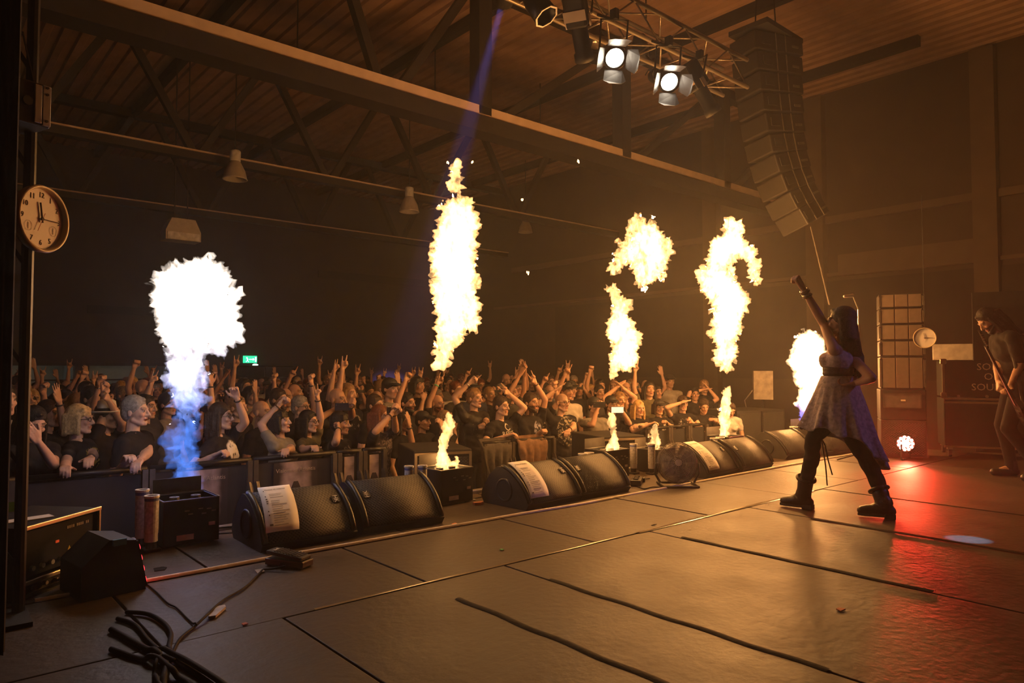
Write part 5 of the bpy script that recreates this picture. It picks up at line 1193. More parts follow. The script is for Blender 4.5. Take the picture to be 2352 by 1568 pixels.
def figure(root, arms=None, sex='m', hair='short', hairc='brown', skin=0, shirt=None, trousers=None, head=(0, 0, 0), lean=(0, 0), q=1, wear=None, specs=False, stubble=0., mouth=0, fat=1., sleeve=.55, seed=0, legs=None, scalp=0., shoes=True):
    """build body, hair and clothes under root (local frame: faces -Y, +X is the person's left, standing height 1.75)"""
    rnd = random.Random(seed); vh, vb, vhand, vc = {2: (.0058, .013, .0058, .013), 1: (.0066, .015, .0066, .0145), 0: (.0105, .021, .0105, .019)}[q]
    lx, ly = lean; up = lambda z, x=0., y=0.: Vector((x+lx*max(0, z-.95), y+ly*max(0, z-.95), z))
    wS = .185 if sex == 'm' else .165
    neck = up(1.475, 0, .012); M = Matrix.Translation(neck) @ Euler((head[1], head[2], head[0]), 'ZYX').to_matrix().to_4x4() @ Matrix.Translation((0, -.02, .165))
    mh = MB(); head_shape(mh, M, sex, mouth); mh = remesh(mh, vh, 1)
    body = MB(); sh = MB(); tr = MB(); hd = MB(); hmeshes = []
    def tor(mb, g):
        f = fat
        mb.ell(up(.97), ((.160 if sex == 'm' else .170)*f+g, .115*f+g, .12+g), 14); mb.ell(up(1.12), ((.145 if sex == 'm' else .125)*f+g, .103*f+g, .15+g*.5), 14); mb.ell(up(1.30), ((.168 if sex == 'm' else .148)*f+g, .112*f+g, .16+g), 14)
        mb.cap(up(1.415, -wS+.045), up(1.415, wS-.045), .056+g*.8, .056+g*.8, 10); mb.cap(up(1.40, -.06), up(1.465, 0, .01), .06+g*.3, .052, 8); mb.cap(up(1.40, .06), up(1.465, 0, .01), .06+g*.3, .052, 8)
        if sex == 'f':
            for s in (-1, 1): mb.ell(up(1.285, s*.068, -.085), (.058+g, .05+g, .058+g), 10)
    tor(body, 0)
    if shirt: tor(sh, .014); [sh.cap(up(.90, s*.075*fat), up(1.0, s*.06*fat), .105*fat, .10*fat, 12) for s in (-1, 1)]
    ends = {}
    for s, key in ((-1, 'R'), (1, 'L')):
        a = (arms or {}).get(key) or dict(w=(s*.25, -.09, .90), hint=(s*.3, .8, 0), kind='relaxed')
        S = up(1.405, s*wS); E, Wr = ik(S, a['w'], a.get('hint', (s, .3, -.6)))
        body.cap(S, E, .050*(.9+.1*fat), .040, 10); body.cap(E, E.lerp(Wr, .35), .040, .041, 10); body.cap(E.lerp(Wr, .3), Wr, .041, .0265, 10)
        d = (Wr-E).normalized(); hdv = Vector(a.get('dir', d)); n = Vector(a.get('n', (0, -1, 0)))
        m_ = MB(); m_.cap(Wr-d*.03, Wr+hdv.normalized()*.02, .0265, .024, 8); hand(m_, Wr+d*.006, hdv*.75+d*.25 if 'dir' in a else d, n, a.get('kind', 'fist'), s, 1.08, 1. if q else 1.25); hmeshes.append(remesh(m_, vhand, 1 if q else 0))
        if shirt: sh.cap(S, S.lerp(E, min(1, sleeve)), .064, .058, 10)
        if shirt and sleeve > 1: sh.cap(E, Wr, .052, .036, 10)
        ends[key] = (S, E, Wr, d)
        if a.get('band'):
            k = MB(); k.tube([Wr-d*.02+(d.orthogonal().normalized()*math.cos(t)+d.cross(d.orthogonal().normalized())*math.sin(t))*.031 for t in np.linspace(0, 6.283, 14)], .007, 6); k.build('wristband', a['band'], root, smooth=True)
    lg = legs or {}
    for s, key in ((-1, 'R'), (1, 'L')):
        H = Vector((s*.088, 0, .94)); K, A = [Vector(v) for v in lg.get(key, ((s*.10, -.015, .50), (s*.115, .01, .09)))]; fd = Vector(lg.get('foot'+key, (s*.02, -.15, -.055)))
        for mb, g in ((body, -.014), (tr, .012)):
            mb.cap(H, K, .082*fat+g, .056+g, 10); mb.cap(K, K.lerp(A, .35)+Vector((0, .012, 0)), .054+g, .056+g, 10); mb.cap(K.lerp(A, .35)+Vector((0, .012, 0)), A, .054+g, .038+g*1.3, 10)
        body.cap(A, A+fd, .036, .026, 8)
        if shoes:
            so = MB(); so.cap(A+Vector((0, .03, -.045)), A+fd+Vector((0, 0, -.0)), .045, .04, 8); so.cap(A+Vector((0, .01, -.01)), A+Vector((0, 0, .06)), .052, .052, 8); sm = so.mesh('shoe'); sm.materials.append(M_blackg); sm.polygons.foreach_set('use_smooth', [True]*len(sm.polygons)); link('shoe', sm, root)
    tr.ell(Vector((0, 0, .96)), (.165*fat+.01, .12*fat+.01, .10), 14)
    bm_ = remesh(body, vb, 1)
    me = join_meshes([bm_, mh]+hmeshes, 'body'); paint(me, M, SKINS[skin % 5], HAIRC[hairc], stubble, mouth, scalp=scalp); me.materials.append(M_skin); link('body', me, root)
    if shirt:
        me = remesh(sh, vc, 2); fold(me, .007, seed); me.materials.clear(); me.materials.append(shirt); me.polygons.foreach_set('use_smooth', [True]*len(me.polygons)); link('shirt', me, root)
    me = remesh(tr, .022 if q < 2 else .014, 1); me.materials.clear(); me.materials.append(trousers or M_jeans); me.polygons.foreach_set('use_smooth', [True]*len(me.polygons)); link('trousers', me, root)
    if hair not in ('bald', 'buzz'):
        hb = MB(); hair_shape(hb, M, hair, rnd); me = remesh(hb, .0078 if q else .0125, 1); me.materials.clear(); me.materials.append(HAIR[hairc]); me.polygons.foreach_set('use_smooth', [True]*len(me.polygons)); link('hair', me, root)
    if stubble >= .85:
        hb = MB(); R = M.to_3x3(); hb.ell(M @ Vector((0, -.055, -.098)), (.042, .042, .032), 12, R); [hb.cap(M @ Vector((s*.052, -.012, -.055)), M @ Vector((s*.02, -.072, -.09)), .018, .018) for s in (-1, 1)]
        me = remesh(hb, .009, 1); me.materials.clear(); me.materials.append(HAIR[hairc]); me.polygons.foreach_set('use_smooth', [True]*len(me.polygons)); link('beard', me, root)
    if wear: headwear(wear, M, root, rnd)
    if specs: glasses(M, root)
    return M, ends
def fold(me, amp, seed):
    n = len(me.vertices); co = np.empty(n*3); me.vertices.foreach_get('co', co); co = co.reshape(-1, 3); no = np.empty(n*3); me.vertex_normals.foreach_get('vector', no); no = no.reshape(-1, 3)
    s = seed*1.37; w = np.sin(co[:, 2]*38+co[:, 0]*22+s)*np.sin(co[:, 0]*27+co[:, 1]*18+s*2)+.6*np.sin(co[:, 2]*75+co[:, 0]*41+s)
    co += no*(w*amp*.6)[:, None]; me.vertices.foreach_set('co', co.reshape(-1)); me.update()
# ================================================================ the audience
FOCUS = Vector((6.2, 2.4, 0))
M_phone = mat('phone_body', (.02, .02, .022), .25); M_screen = mat('phone_screen_glow', (.5, .5, .55), .3, emis=(1, .78, .55), estr=1.0)
def to_local(root, p, s): 
    v = Vector(p)-root.location; a = -root.rotation_euler.z; c, n = math.cos(a), math.sin(a)
    return Vector((v.x*c-v.y*n, v.x*n+v.y*c, v.z))/s
def person_at(hx, hy, D, lab, grp, face=None, jit=0., cat='person'):
    P = gd(hx, hy, D); s = (P.z-FLOOR_Z)/1.645; loc = Vector((P.x, P.y, FLOOR_Z))
    d = (face or FOCUS)-P; rz = math.atan2(d.y, d.x)+math.pi/2+jit
    r = thing('person', lab, cat, loc, rz, grp); r.scale = (s, s, s)
    return r, s
def arm(root, s, D, w, kind, hint, n=(0, -1, 0), dd=0., **kw):
    W_ = gd(w[0], w[1], D+dd)
    if n == (0, 0, -1) and dd <= -.29:      # hand laid on the barrier rail
        W_ = gy(w[0], w[1], BY+.035); W_.z = (.33 if W_.x < 3.6 else .29)+.052
    return dict(w=to_local(root, W_, s), kind=kind, hint=to_local(root, root.location+Vector(hint), 1), n=n, **kw)
SCR = _R; cr = lambda x, y, z: Vector(_R)*x+Vector((0, 0, 1))*y+Vector((_F[0], _F[1], 0))*z    # sideways, up, away
FR = 'people leaning on the barrier'; R2 = 'people right behind the front row'
def phone(p, rz, lab, lit=False, size=(.15, .009, .075), tilt=0., grp='phones held up in the crowd'):
    t = thing('phone', lab, 'phone', p, rz, grp)
    MB().box((0, 0, 0), size, bev=.003).build('case', M_phone, t); MB().box((0, size[1]/2+.001, 0), (size[0]-.01, .002, size[2]-.01)).build('screen', M_screen if lit else M_phone, t)
    MB().cyl((-size[0]*.38, -size[1]/2-.001, size[2]*.25), .008, .003, 10, 'Y').build('camera_lens', M_chrome, t)
    t.rotation_euler.y = tilt; return t
# --- front row, one by one.  head pixel, depth, look
def fr(hx, hy, D, lab, arms=(), grp=FR, face=None, jit=0., **kw):
    r, s = person_at(hx, hy, D, lab, grp, face, jit); A = {}
    for key, w, kind, hint, dd, n, band in arms: A[key] = arm(r, s, D, w, kind, cr(*hint), n, dd, **({'band': band} if band else {}))
    kw.setdefault('seed', int(hx)); kw.setdefault('q', 1); kw['shirt'] = SHIRT.get(kw.get('shirt', 'black T-shirt'), kw.get('shirt')); return r, figure(r, A, **kw)
CAMF = Vector((0, 0, 0)); B_blk = M_blackg; B_grn = mat('green_band', (.1, .6, .35), .5); B_lea = mat('leather_band', (.08, .04, .02), .6); B_slv = M_chrome
SHIRT['spider'] = cloth_mat('black_shirt_white_burst', BLK, (.62, .6, .58), size=(.10, .10), zc=1.33, thr=.40, sc=16)
SHIRT['camo'] = cloth_mat('black_pale_pattern_shirt', BLK, (.34, .31, .24), size=(.17, .2), zc=1.28, thr=.53, sc=26)
SHIRT['bluefig'] = cloth_mat('black_shirt_blue_figure', BLK, (.26, .26, .34), size=(.07, .11), zc=1.31, thr=.46, sc=30)
SHIRT['vest'] = cloth_mat('studded_black_vest', (.016, .014, .013), (.3, .28, .24), size=(.14, .2), zc=1.28, thr=.66, sc=40, rough=.45)
SHIRT['floral'] = cloth_mat('dark_floral_shirt', (.03, .025, .03), (.16, .13, .14), size=(.2, .28), zc=1.2, thr=.52, sc=34)
fr(68, 966, 5.28, 'dark haired woman in black looking down, one hand at her chest, beside the blonde woman', [('L', (88, 1015), 'flat', (.5, -1, 0), -.25, (0, 1, 0), None)], sex='f', hair='long', hairc='black', head=(0, .35, 0), skin=1, face=Vector((3.5, 2, 0)), jit=-.25)
fr(181, 963, 5.71, 'blonde woman with glasses and gold printed black T-shirt leaning on the barrier', [('R', (150, 1062), 'relaxed', (-.4, -.6, .5), -.42, (0, 0, -1), None), ('L', (212, 1062), 'relaxed', (.6, -.5, 0), -.42, (0, 0, -1), B_lea)], sex='f', hair='bob', hairc='blonde', specs=True, shirt='black gold printed T-shirt', fat=1.1, jit=.1)
fr(310, 944, 5.74, 'short grey haired man in plain black polo with forearm resting on the barrier', [('L', (320, 1062), 'relaxed', (.6, -.5, .2), -.42, (0, 0, -1), None), ('R', (285, 1062), 'relaxed', (-.6, -.4, .6), -.40, (0, 0, -1), None)], hair='short', hairc='grey', mouth=1, skin=2, fat=1.08)
fr(507, 956, 6.18, 'long haired woman with glasses and white burst print T-shirt, arm bent overhead', [('L', (545, 915), 'relaxed', (1, -.1, 0), -.05, (0, -.3, -1), B_blk), ('R', (492, 1034), 'grip', (-.8, -.5, 0), -.30, (0, 0, -1), None)], sex='f', hair='long', hairc='brown', specs=True, shirt='spider', fat=1.15, skin=2)
fr(600, 946, 7.05, 'bald man with goatee in black T-shirt standing behind the woman in grey', (), R2, hair='bald', hairc='brown', stubble=.7, fat=1.12, skin=3)
fr(647, 968, 6.52, 'young woman with dark bob in grey T-shirt raising her fist and singing', [('R', (641, 930), 'fist', (-1, -.3, 0), -.02, (0, -1, 0), B_lea), ('L', (660, 1050), 'relaxed', (.5, -.5, .3), -.3, (0, 0, -1), None)], sex='f', hair='bob', hairc='black', shirt='grey T-shirt', mouth=1, skin=2, head=(0, -.15, 0))
fr(708, 968, 7.0, 'dark long haired woman with glasses in olive T-shirt raising horns', [('L', (730, 910), 'horns', (1, .1, 0), -.02, (0, -1, 0), B_blk), ('R', (720, 1042), 'relaxed', (-.5, -.5, .3), -.3, (0, 0, -1), None)], sex='f', hair='long', hairc='black', specs=True, shirt='olive T-shirt', skin=2)
fr(780, 972, 6.77, 'dark fringed woman in black T-shirt holding a hand before her mouth', [('R', (777, 986), 'fist', (-.3, -1, 0), -.16, (0, 1, 0), B_blk)], sex='f', hair='fringe', hairc='black', shirt='black printed T-shirt', skin=1)
r, (M_, en) = fr(774, 917, 7.7, 'bald man lifting a dark phone with both hands above the fringed woman', [('R', (768, 940), 'grip', (-.8, -.8, 0), -.30, (0, -1, 0), None), ('L', (806, 930), 'grip', (1, -.9, 0), -.30, (0, -1, 0), B_blk)], R2, hair='bald', hairc='brown', skin=3)
phone(gd(787, 934, 7.33), -.6, 'dark phone held in both hands by the bald man above the fringed woman', size=(.16, .010, .08))
fr(873, 956, 7.07, 'long haired man in dark floral shirt taking a picture with a small camera', [('R', (898, 952), 'grip', (-.8, -1, 0), -.28, (0, -1, 0), B_lea), ('L', (905, 948), 'grip', (.6, -1, 0), -.2, (0, -1, 0), B_lea)], hair='long', hairc='red', shirt='floral', sleeve=.9, skin=1)
t = thing('compact_camera', 'small black camera held to the eye of the long haired man', 'camera', gd(901, 941, 6.95), -.3)
MB().box((0, 0, 0), (.11, .03, .07), bev=.006).build('body', M_phone, t); MB().cyl((0, -.025, 0), .024, .03, 16, 'Y').build('lens', M_blackg, t)
fr(861, 930, 7.91, 'man with glasses and short hair between the camera man and the bald man', (), R2, hair='short', hairc='brown', specs=True, fat=1.1, skin=2)
fr(925, 968, 7.55, 'dark haired woman hiding half her face with her hand behind the subwoofer', [('L', (940, 979), 'flat', (.2, -1, 0), -.16, (0, 1, 0), B_blk)], sex='f', hair='long', hairc='black', skin=3)
fr(971, 966, 7.96, 'laughing man in black cap beside the woman hiding her face', (), hair='short', hairc='black', wear='cap', mouth=1, stubble=.4, skin=1)
fr(1022, 965, 7.8, 'fair haired youth with a shy smile between subwoofer and burning flame', [('L', (1016, 985), 'relaxed', (.2, -1, 0), -.17, (0, 1, 0), None)], hair='fringe', hairc='fair', skin=2)
fr(935, 925, 8.33, 'dark bearded man shouting with a straight raised fist behind the capped man', [('R', (931, 872), 'fist', (-1, 0, 0), .0, (0, -1, 0), None)], R2, hair='short', hairc='black', stubble=.9, mouth=1, skin=3)
fr(1004, 927, 8.98, 'bald bearded man raising horns with a mint green wristband', [('R', (1006, 876), 'horns', (-1, 0, 0), .0, (0, -1, 0), B_grn)], R2, hair='bald', hairc='red', stubble=.9, skin=3)
fr(1090, 914, 8.75, 'laughing short haired man in studded vest pointing up with a silver bracelet', [('R', (1078, 880), 'point', (-1, -.2, 0), -.12, (0, -1, 0), B_slv), ('L', (1106, 1012), 'fist', (.6, -.4, 0), -.42, (0, 0, -1), B_lea)], hair='short', hairc='fair', shirt='vest', mouth=1, skin=2)
fr(1144, 932, 8.2, 'brown haired man in RESIST T-shirt leaning over the barrier with bent raised arm', [('L', (1170, 905), 'horns', (1, 0, 0), .05, (0, -1, 0), None), ('R', (1160, 1022), 'relaxed', (-.9, -.4, 0), -.40, (0, 0, -1), None)], hair='short', hairc='brown', shirt='black T-shirt', fat=1.15, skin=2, q=2, lean=(0, -.08))
fr(1219, 924, 8.55, 'bearded man in blue figure T-shirt with arm stretched up in horns', [('L', (1230, 880), 'horns', (1, .0, 0), -.0, (0, -1, 0), B_lea), ('R', (1240, 1003), 'fist', (-.2, -.6, .4), -.42, (0, 0, -1), B_lea)], hair='short', hairc='brown', shirt='bluefig', stubble=.9, skin=1, fat=1.08)
fr(1291, 924, 8.9, 'balding man with glasses in patterned T-shirt lifting a flat hand', [('R', (1273, 898), 'flat', (-1, -.3, 0), -.05, (0, 0, -1), None), ('L', (1307, 1008), 'relaxed', (.7, -.4, 0), -.42, (0, 0, -1), B_lea)], hair='buzz', hairc='brown', scalp=.4, specs=True, shirt='camo', fat=1.1, skin=2)
r, (M_, en) = fr(1364, 932, 9.3, 'man in dark cap and grey T-shirt lifting a phone before his face', [('R', (1372, 938), 'grip', (-.5, -1, 0), -.25, (0, -1, 0), None)], hair='short', hairc='brown', wear='cap', shirt='grey T-shirt', skin=1)
phone(gd(1376, 929, 8.95), -.7, 'dark phone in the hand of the man with the cap and grey T-shirt')
r, (M_, en) = fr(1403, 928, 9.78, 'man in dark cap holding up a glowing white phone', [('R', (1412, 946), 'grip', (-.6, -1, 0), -.3, (0, -1, 0), None), ('L', (1430, 945), 'grip', (.8, -1, 0), -.3, (0, -1, 0), None)], hair='short', hairc='black', wear='cap', skin=2)
phone(gd(1418, 941, 9.2), math.pi-.6, 'bright white glowing phone screen facing the stage', True, (.17, .010, .085))
fr(1424, 918, 10.19, 'person clapping both hands high above the head behind the glowing phone', [('R', (1416, 890), 'flat', (-1, 0, 0), -.0, (1, 0, 0), None), ('L', (1430, 890), 'flat', (1, 0, 0), .0, (-1, 0, 0), None)], R2, hair='long', hairc='fair', sex='f')
fr(1467, 937, 9.8, 'blonde long haired woman in black leaning on folded arms at the barrier', [('R', (1490, 985), 'relaxed', (-.8, -.4, 0), -.32, (0, 0, -1), None), ('L', (1462, 985), 'relaxed', (.8, -.4, 0), -.32, (0, 0, -1), None)], sex='f', hair='long', hairc='blonde', skin=2)
fr(1513, 935, 10.09, 'person in cap and black printed T-shirt, forearm raised, next to the blonde long haired woman', [('L', (1532, 985), 'fist', (.6, -.6, 0), -.3, (0, 0, -1), None)], sex='f', hair='bob', hairc='brown', wear='cap', shirt='black printed T-shirt')
fr(1568, 926, 10.42, 'man in black tank top shading his eyes with one hand above the floor fan', [('R', (1563, 925), 'flat', (-1, -.6, 0), -.14, (0, 0, -1), None), ('L', (1590, 970), 'fist', (.8, -.8, 0), -.2, (0, -1, 0), None)], hair='short', hairc='brown', shirt='black printed T-shirt', sleeve=.2, skin=2)
fr(1615, 931, 10.95, 'dark haired man in dark T-shirt looking down beside the man shading his eyes', [('L', (1636, 990), 'fist', (.6, -.6, 0), -.3, (0, 0, -1), None)], hair='messy', hairc='brown', head=(0, .3, 0), skin=1)
fr(1674, 936, 11.05, 'person in pale shirt bending low next to the slender flame', [('R', (1640, 998), 'relaxed', (-.6, -.5, 0), -.3, (0, 0, -1), None)], sex='f', hair='short', hairc='brown', shirt='pale T-shirt', head=(0, .5, 0), lean=(0, -.12))
fr(1596, 905, 12.6, 'person clapping overhead behind the dark haired man looking down', [('R', (1614, 895), 'flat', (-1, 0, 0), 0., (1, 0, 0), None), ('L', (1628, 893), 'flat', (1, 0, 0), 0., (-1, 0, 0), None)], R2, hair='short', hairc='black')
fr(245, 955, 6.33, 'man in cream brimmed hat holding a small camera up behind the blonde woman', [('L', (250, 920), 'grip', (.9, -.6, 0), -.1, (0, -1, 0), None), ('R', (238, 900), 'fist', (.6, -.2, 0), .1, (0, -1, 0), B_blk)], R2, hair='short', hairc='brown', wear='hat', skin=1)
fr(112, 950, 6.3, 'man behind the dark haired woman lifting an open hand with a black wristband', [('L', (136, 925), 'open', (.3, -1, 0), -.1, (0, -1, 0), B_blk)], R2, hair='short', hairc='brown', skin=3)
fr(50, 915, 6.9, 'bald man at the edge of the crowd gazing past the tower pole', [('L', (100, 905), 'grip', (.3, -1, 0), -.1, (0, -1, 0), None)], R2, hair='bald', hairc='brown', skin=3)
fr(210, 915, 7.4, 'man throwing a fist with a metal bracelet behind the brimmed hat', [('L', (228, 885), 'fist', (-.3, -1, 0), -.1, (0, -1, 0), B_slv)], R2, hair='short', hairc='black', skin=1)
fr(335, 934, 6.98, 'dark haired man raising a bent arm beside the grey haired man', [('L', (345, 885), 'horns', (-.5, -.6, 0), .0, (0, -1, 0), None)], R2, hair='short', hairc='black', shirt='dark grey T-shirt')
fr(385, 928, 7.65, 'person in grey T-shirt half hidden behind the white and blue flame', (), R2, hair='short', hairc='black', shirt='grey T-shirt')
fr(545, 935, 7.33, 'man with short fair hair right behind the burst print T-shirt', [('R', (484, 885), 'relaxed', (-.6, -.5, 0), -.1, (0, -1, 0), B_blk)], R2, hair='short', hairc='fair')
fr(640, 917, 8.0, 'bearded man with glasses behind the young woman raising her fist', (), R2, hair='short', hairc='brown', specs=True, stubble=.9)
fr(690, 934, 7.62, 'grey haired man with glasses raising a straight fist over the crowd', [('L', (716, 872), 'fist', (.6, 0, 0), .0, (0, -1, 0), B_blk)], R2, hair='short', hairc='grey', specs=True, mouth=1)
# RESIST lettering on the T-shirt of the man leaning over the barrier
rp = [o for o in bpy.data.objects if o.get('label', '').startswith('brown haired man in RESIST')][0]
shirt_o = [c for c in KIDS[rp.name] if c.name.startswith('shirt')][0]
from mathutils.bvhtree import BVHTree
bv = BVHTree.FromPolygons([v.co for v in shirt_o.data.vertices], [p.vertices[:] for p in shirt_o.data.polygons])
def decal(body, size, zc, m, name):
    tt = text(name, body, size, m, shirt_o, Matrix.Identity(4), 0.)
    for v in tt.data.vertices:
        h = bv.ray_cast(Vector((v.co.x, -1, zc+v.co.y)), Vector((0, 1, 0)))
        v.co = (h[0]+Vector((0, -.004, 0))) if h[0] else Vector((v.co.x, -.14, zc+v.co.y))
M_prt = mat('shirt_print', (.55, .53, .5), .8)
decal('RESIST', .075, 1.315, M_prt, 'shirt_lettering')
mb = MB(); V = []
for a in np.linspace(0, 5.2, 18):
    for rr in (.045, .062): V.append((.7*rr*math.cos(a+.6), 1.395+.7*rr*math.sin(a+.6)))
P3 = []
for x, z in V:
    h = bv.ray_cast(Vector((x, -1, z)), Vector((0, 1, 0))); P3.append(h[0]+Vector((0, -.004, 0)) if h[0] else Vector((x, -.14, z)))
mb.add(P3, [(2*i, 2*i+1, 2*i+3, 2*i+2) for i in range(17)]); mb.build('shirt_emblem', M_prt, shirt_o)

# --- the crowd behind: a few dozen builds, each copied with its own clothes and hair colour
GEST = {
 'fist raised': {'R': dict(w=(-.24, -.16, 1.90), kind='fist', hint=(-1, -.2, 0))},
 'left fist raised': {'L': dict(w=(.20, -.22, 1.84), kind='fist', hint=(1, -.2, 0))},
 'horns raised': {'R': dict(w=(-.28, -.12, 1.93), kind='horns', hint=(-1, -.2, 0))},
 'left hand in horns': {'L': dict(w=(.26, -.2, 1.88), kind='horns', hint=(1, -.2, 0))},
 'clapping overhead': {'R': dict(w=(-.05, -.2, 1.92), kind='flat', hint=(-1, 0, 0), n=(1, 0, 0)), 'L': dict(w=(.05, -.2, 1.92), kind='flat', hint=(1, 0, 0), n=(-1, 0, 0))},
 'hands at face height': {'R': dict(w=(-.09, -.34, 1.66), kind='grip', hint=(-1, 0, -1)), 'L': dict(w=(.09, -.34, 1.66), kind='grip', hint=(1, 0, -1))},
 'arms down': None,
 'open palm raised': {'L': dict(w=(.28, -.14, 1.86), kind='open', hint=(1, -.2, 0))},
 'hand at the chin': {'R': dict(w=(-.03, -.17, 1.46), kind='fist', hint=(-.6, 0, -1), n=(0, 1, 0))},
 'index finger raised': {'R': dict(w=(-.2, -.24, 1.87), kind='point', hint=(-1, -.2, -.1))}}
LOOKS = [('short haired man', dict(hair='short')), ('bald man', dict(hair='bald')), ('long haired woman', dict(hair='long', sex='f')), ('bearded man', dict(hair='short', stubble=.9)), ('man in cap', dict(hair='short', wear='cap')),
         ('bob haired woman', dict(hair='bob', sex='f')), ('man with glasses', dict(hair='short', specs=True)), ('messy haired man', dict(hair='messy')), ('ponytailed woman', dict(hair='pony', sex='f')), ('long haired man', dict(hair='long'))]
combos = [(0, 'fist raised'), (1, 'arms down'), (2, 'arms down'), (3, 'horns raised'), (4, 'arms down'), (5, 'left fist raised'), (6, 'arms down'), (7, 'left hand in horns'), (8, 'clapping overhead'), (9, 'arms down'), (0, 'arms down'), (2, 'hands at face height'), (3, 'arms down'), (6, 'hands at face height'), (1, 'open palm raised'), (9, 'horns raised'), (5, 'hand at the chin'), (7, 'arms down'), (4, 'index finger raised'), (8, 'arms down')]
protos = []
for k, (li, ge) in enumerate(combos):
    nm, kw = LOOKS[li]; r = thing('person', 'x', 'person', (0, 0, -50))
    figure(r, GEST[ge], q=0, seed=100+k, skin=k, mouth=k % 3 == 0, shirt=SHIRT['black T-shirt'], shoes=False, head=(random.uniform(-.15, .15), random.uniform(-.12, .1), 0), fat=random.uniform(.97, 1.15), **kw); protos.append((r, nm, ge))
crnd = random.Random(21); used = set(); CPOS = []
SHN = ['black T-shirt']*7+['black printed T-shirt']*4+['dark grey T-shirt']*2+['navy T-shirt', 'maroon T-shirt', 'grey T-shirt', 'olive T-shirt', 'pale T-shirt']; HN = ['brown', 'brown', 'black', 'black', 'fair', 'blonde', 'grey', 'red']
taken = [(o.location.x, o.location.y) for o in bpy.data.objects if o.name.startswith('person') and o.parent is None and o.location.z > -5]
row = 0; Y = 6.95; ncrowd = 0
while Y < 17.6:
    x = Y*math.tan(math.radians(4.5))+crnd.uniform(0, .4); xmax = min(11.6, 1.66*Y)
    while x < xmax:
        px, py = x+crnd.uniform(-.05, .05), Y+crnd.uniform(-.10, .10)
        ok = all((px-a)**2+(py-b)**2 > .56**2 for a, b in taken) and not (9.7 < px < 11.6 and py < 7.3) and (px-sp.x)**2+(py-sp.y)**2 > .5
        for fx in (4.2, 6.9):
            if abs(px-fx) < .75 and py < 6.9: ok = False
        if ok:
            k = crnd.randrange(len(protos)); pr, nm, ge = protos[k]
            if k in used: r = copy_tree(pr)
            else: r = pr; used.add(k)
            r.location = (px, py, FLOOR_Z); s = crnd.gauss(1.0, .035)*(.965 if 'woman' in nm else 1.0); s = min(1.07, max(.90, s)); r.scale = (s, s, s)
            d = FOCUS-r.location; r.rotation_euler.z = math.atan2(d.y, d.x)+math.pi/2+crnd.gauss(0, .2)
            sn = crnd.choice(SHN); hn = crnd.choice(HN); bald = nm == 'bald man'
            for c in KIDS.get(r.name, []):
                b = c.name.split('.')[0]; m_ = SHIRT[sn] if b == 'shirt' else HAIR[hn] if b in ('hair', 'beard') else (M_jeans2 if b == 'trousers' and crnd.random() < .3 else None)
                if m_: c.material_slots[0].link = 'OBJECT'; c.material_slots[0].material = m_
            r['label'] = ('' if bald else hn+' ')+nm+' in '+sn+', '+ge+', in the crowd'
            r['group'] = 'people in the crowd'; taken.append((px, py)); ncrowd += 1
            if ge == 'hands at face height' and py < 14:
                hp = r.matrix_basis @ Vector((0, -.42, 1.70)); phone(hp, r.rotation_euler.z, 'phone held up by a '+nm+' in '+sn+' in the crowd', crnd.random() < .3)
        x += crnd.uniform(.60, .70)*(1 if Y < 11 else 1.12)
    Y += .72 if Y < 11 else .85
for k, (pr, nm, ge) in enumerate(protos):
    if k not in used:
        for c in KIDS.get(pr.name, []): bpy.data.objects.remove(c)
        bpy.data.objects.remove(pr)
# ================================================================ the singer
M_boot = mat('black_boot_leather', (.018, .015, .014), .38, bump=.2); M_leg = cloth_mat('black_leggings', (.012, .011, .012))
def dress_material():
    m = mat('grey_blue_dress', (.46, .39, .41), .75, var=.3, scale=38, bump=.5, bscale=55); return m
M_dress = dress_material(); M_sash = mat('dark_waist_sash', (.03, .022, .03), .6, bump=.4); M_dressin = mat('dress_lining', (.05, .045, .09), .7)
f1 = gz(1846, 1168); f2 = gz(2032, 1190)          # front and rear boot
hips = gd(1915, 925, 5.38)
S_loc = Vector((hips.x, hips.y, 0)); fdir = Vector((-.16, 1, 0)).normalized()
rz = math.atan2(fdir.y, fdir.x)+math.pi/2
singer = thing('person', 'singer in grey blue dress and black boots striding with her fist raised', 'person', S_loc, rz)
L_ = lambda p: to_local(singer, p, 1.)
def pxl(x, y, dd=0.): return L_(gd(x, y, 5.38+dd))
sk = (.56, .34, .24)
neckp = pxl(1924, 786); headc = pxl(1930, 742)
chest = pxl(1927, 828); waist = pxl(1926, 872); pel = pxl(1920, 935)
lx = L_(S_loc+Vector(_R)).normalized()              # image right, in her frame
Mh = Matrix.Translation(headc) @ Euler((-.10, -.08, .22), 'ZYX').to_matrix().to_4x4() @ Matrix.Scale(.96, 4)
mh = MB(); head_shape(mh, Mh, 'f', 0); mh = remesh(mh, .0052, 1)
body = MB()
SX = Vector((1, 0, 0))
body.ell(pel, (.155, .11, .12), 14); body.ell(waist+Vector((0, 0, -.02)), (.115, .085, .13), 14); body.ell(chest, (.135, .095, .13), 14); body.cap(neckp+Vector((-.11, .01, -.055)), neckp+Vector((.11, .01, -.055)), .046, .046, 10); body.cap(chest, neckp, .07, .045)
for s in (-1, 1): body.ell(chest+Vector((s*.06, -.075, .0)), (.055, .05, .055), 10)
body.cap(neckp+Vector((0, 0, -.04)), headc+Vector((0, .02, -.07)), .048, .046)
arms = []
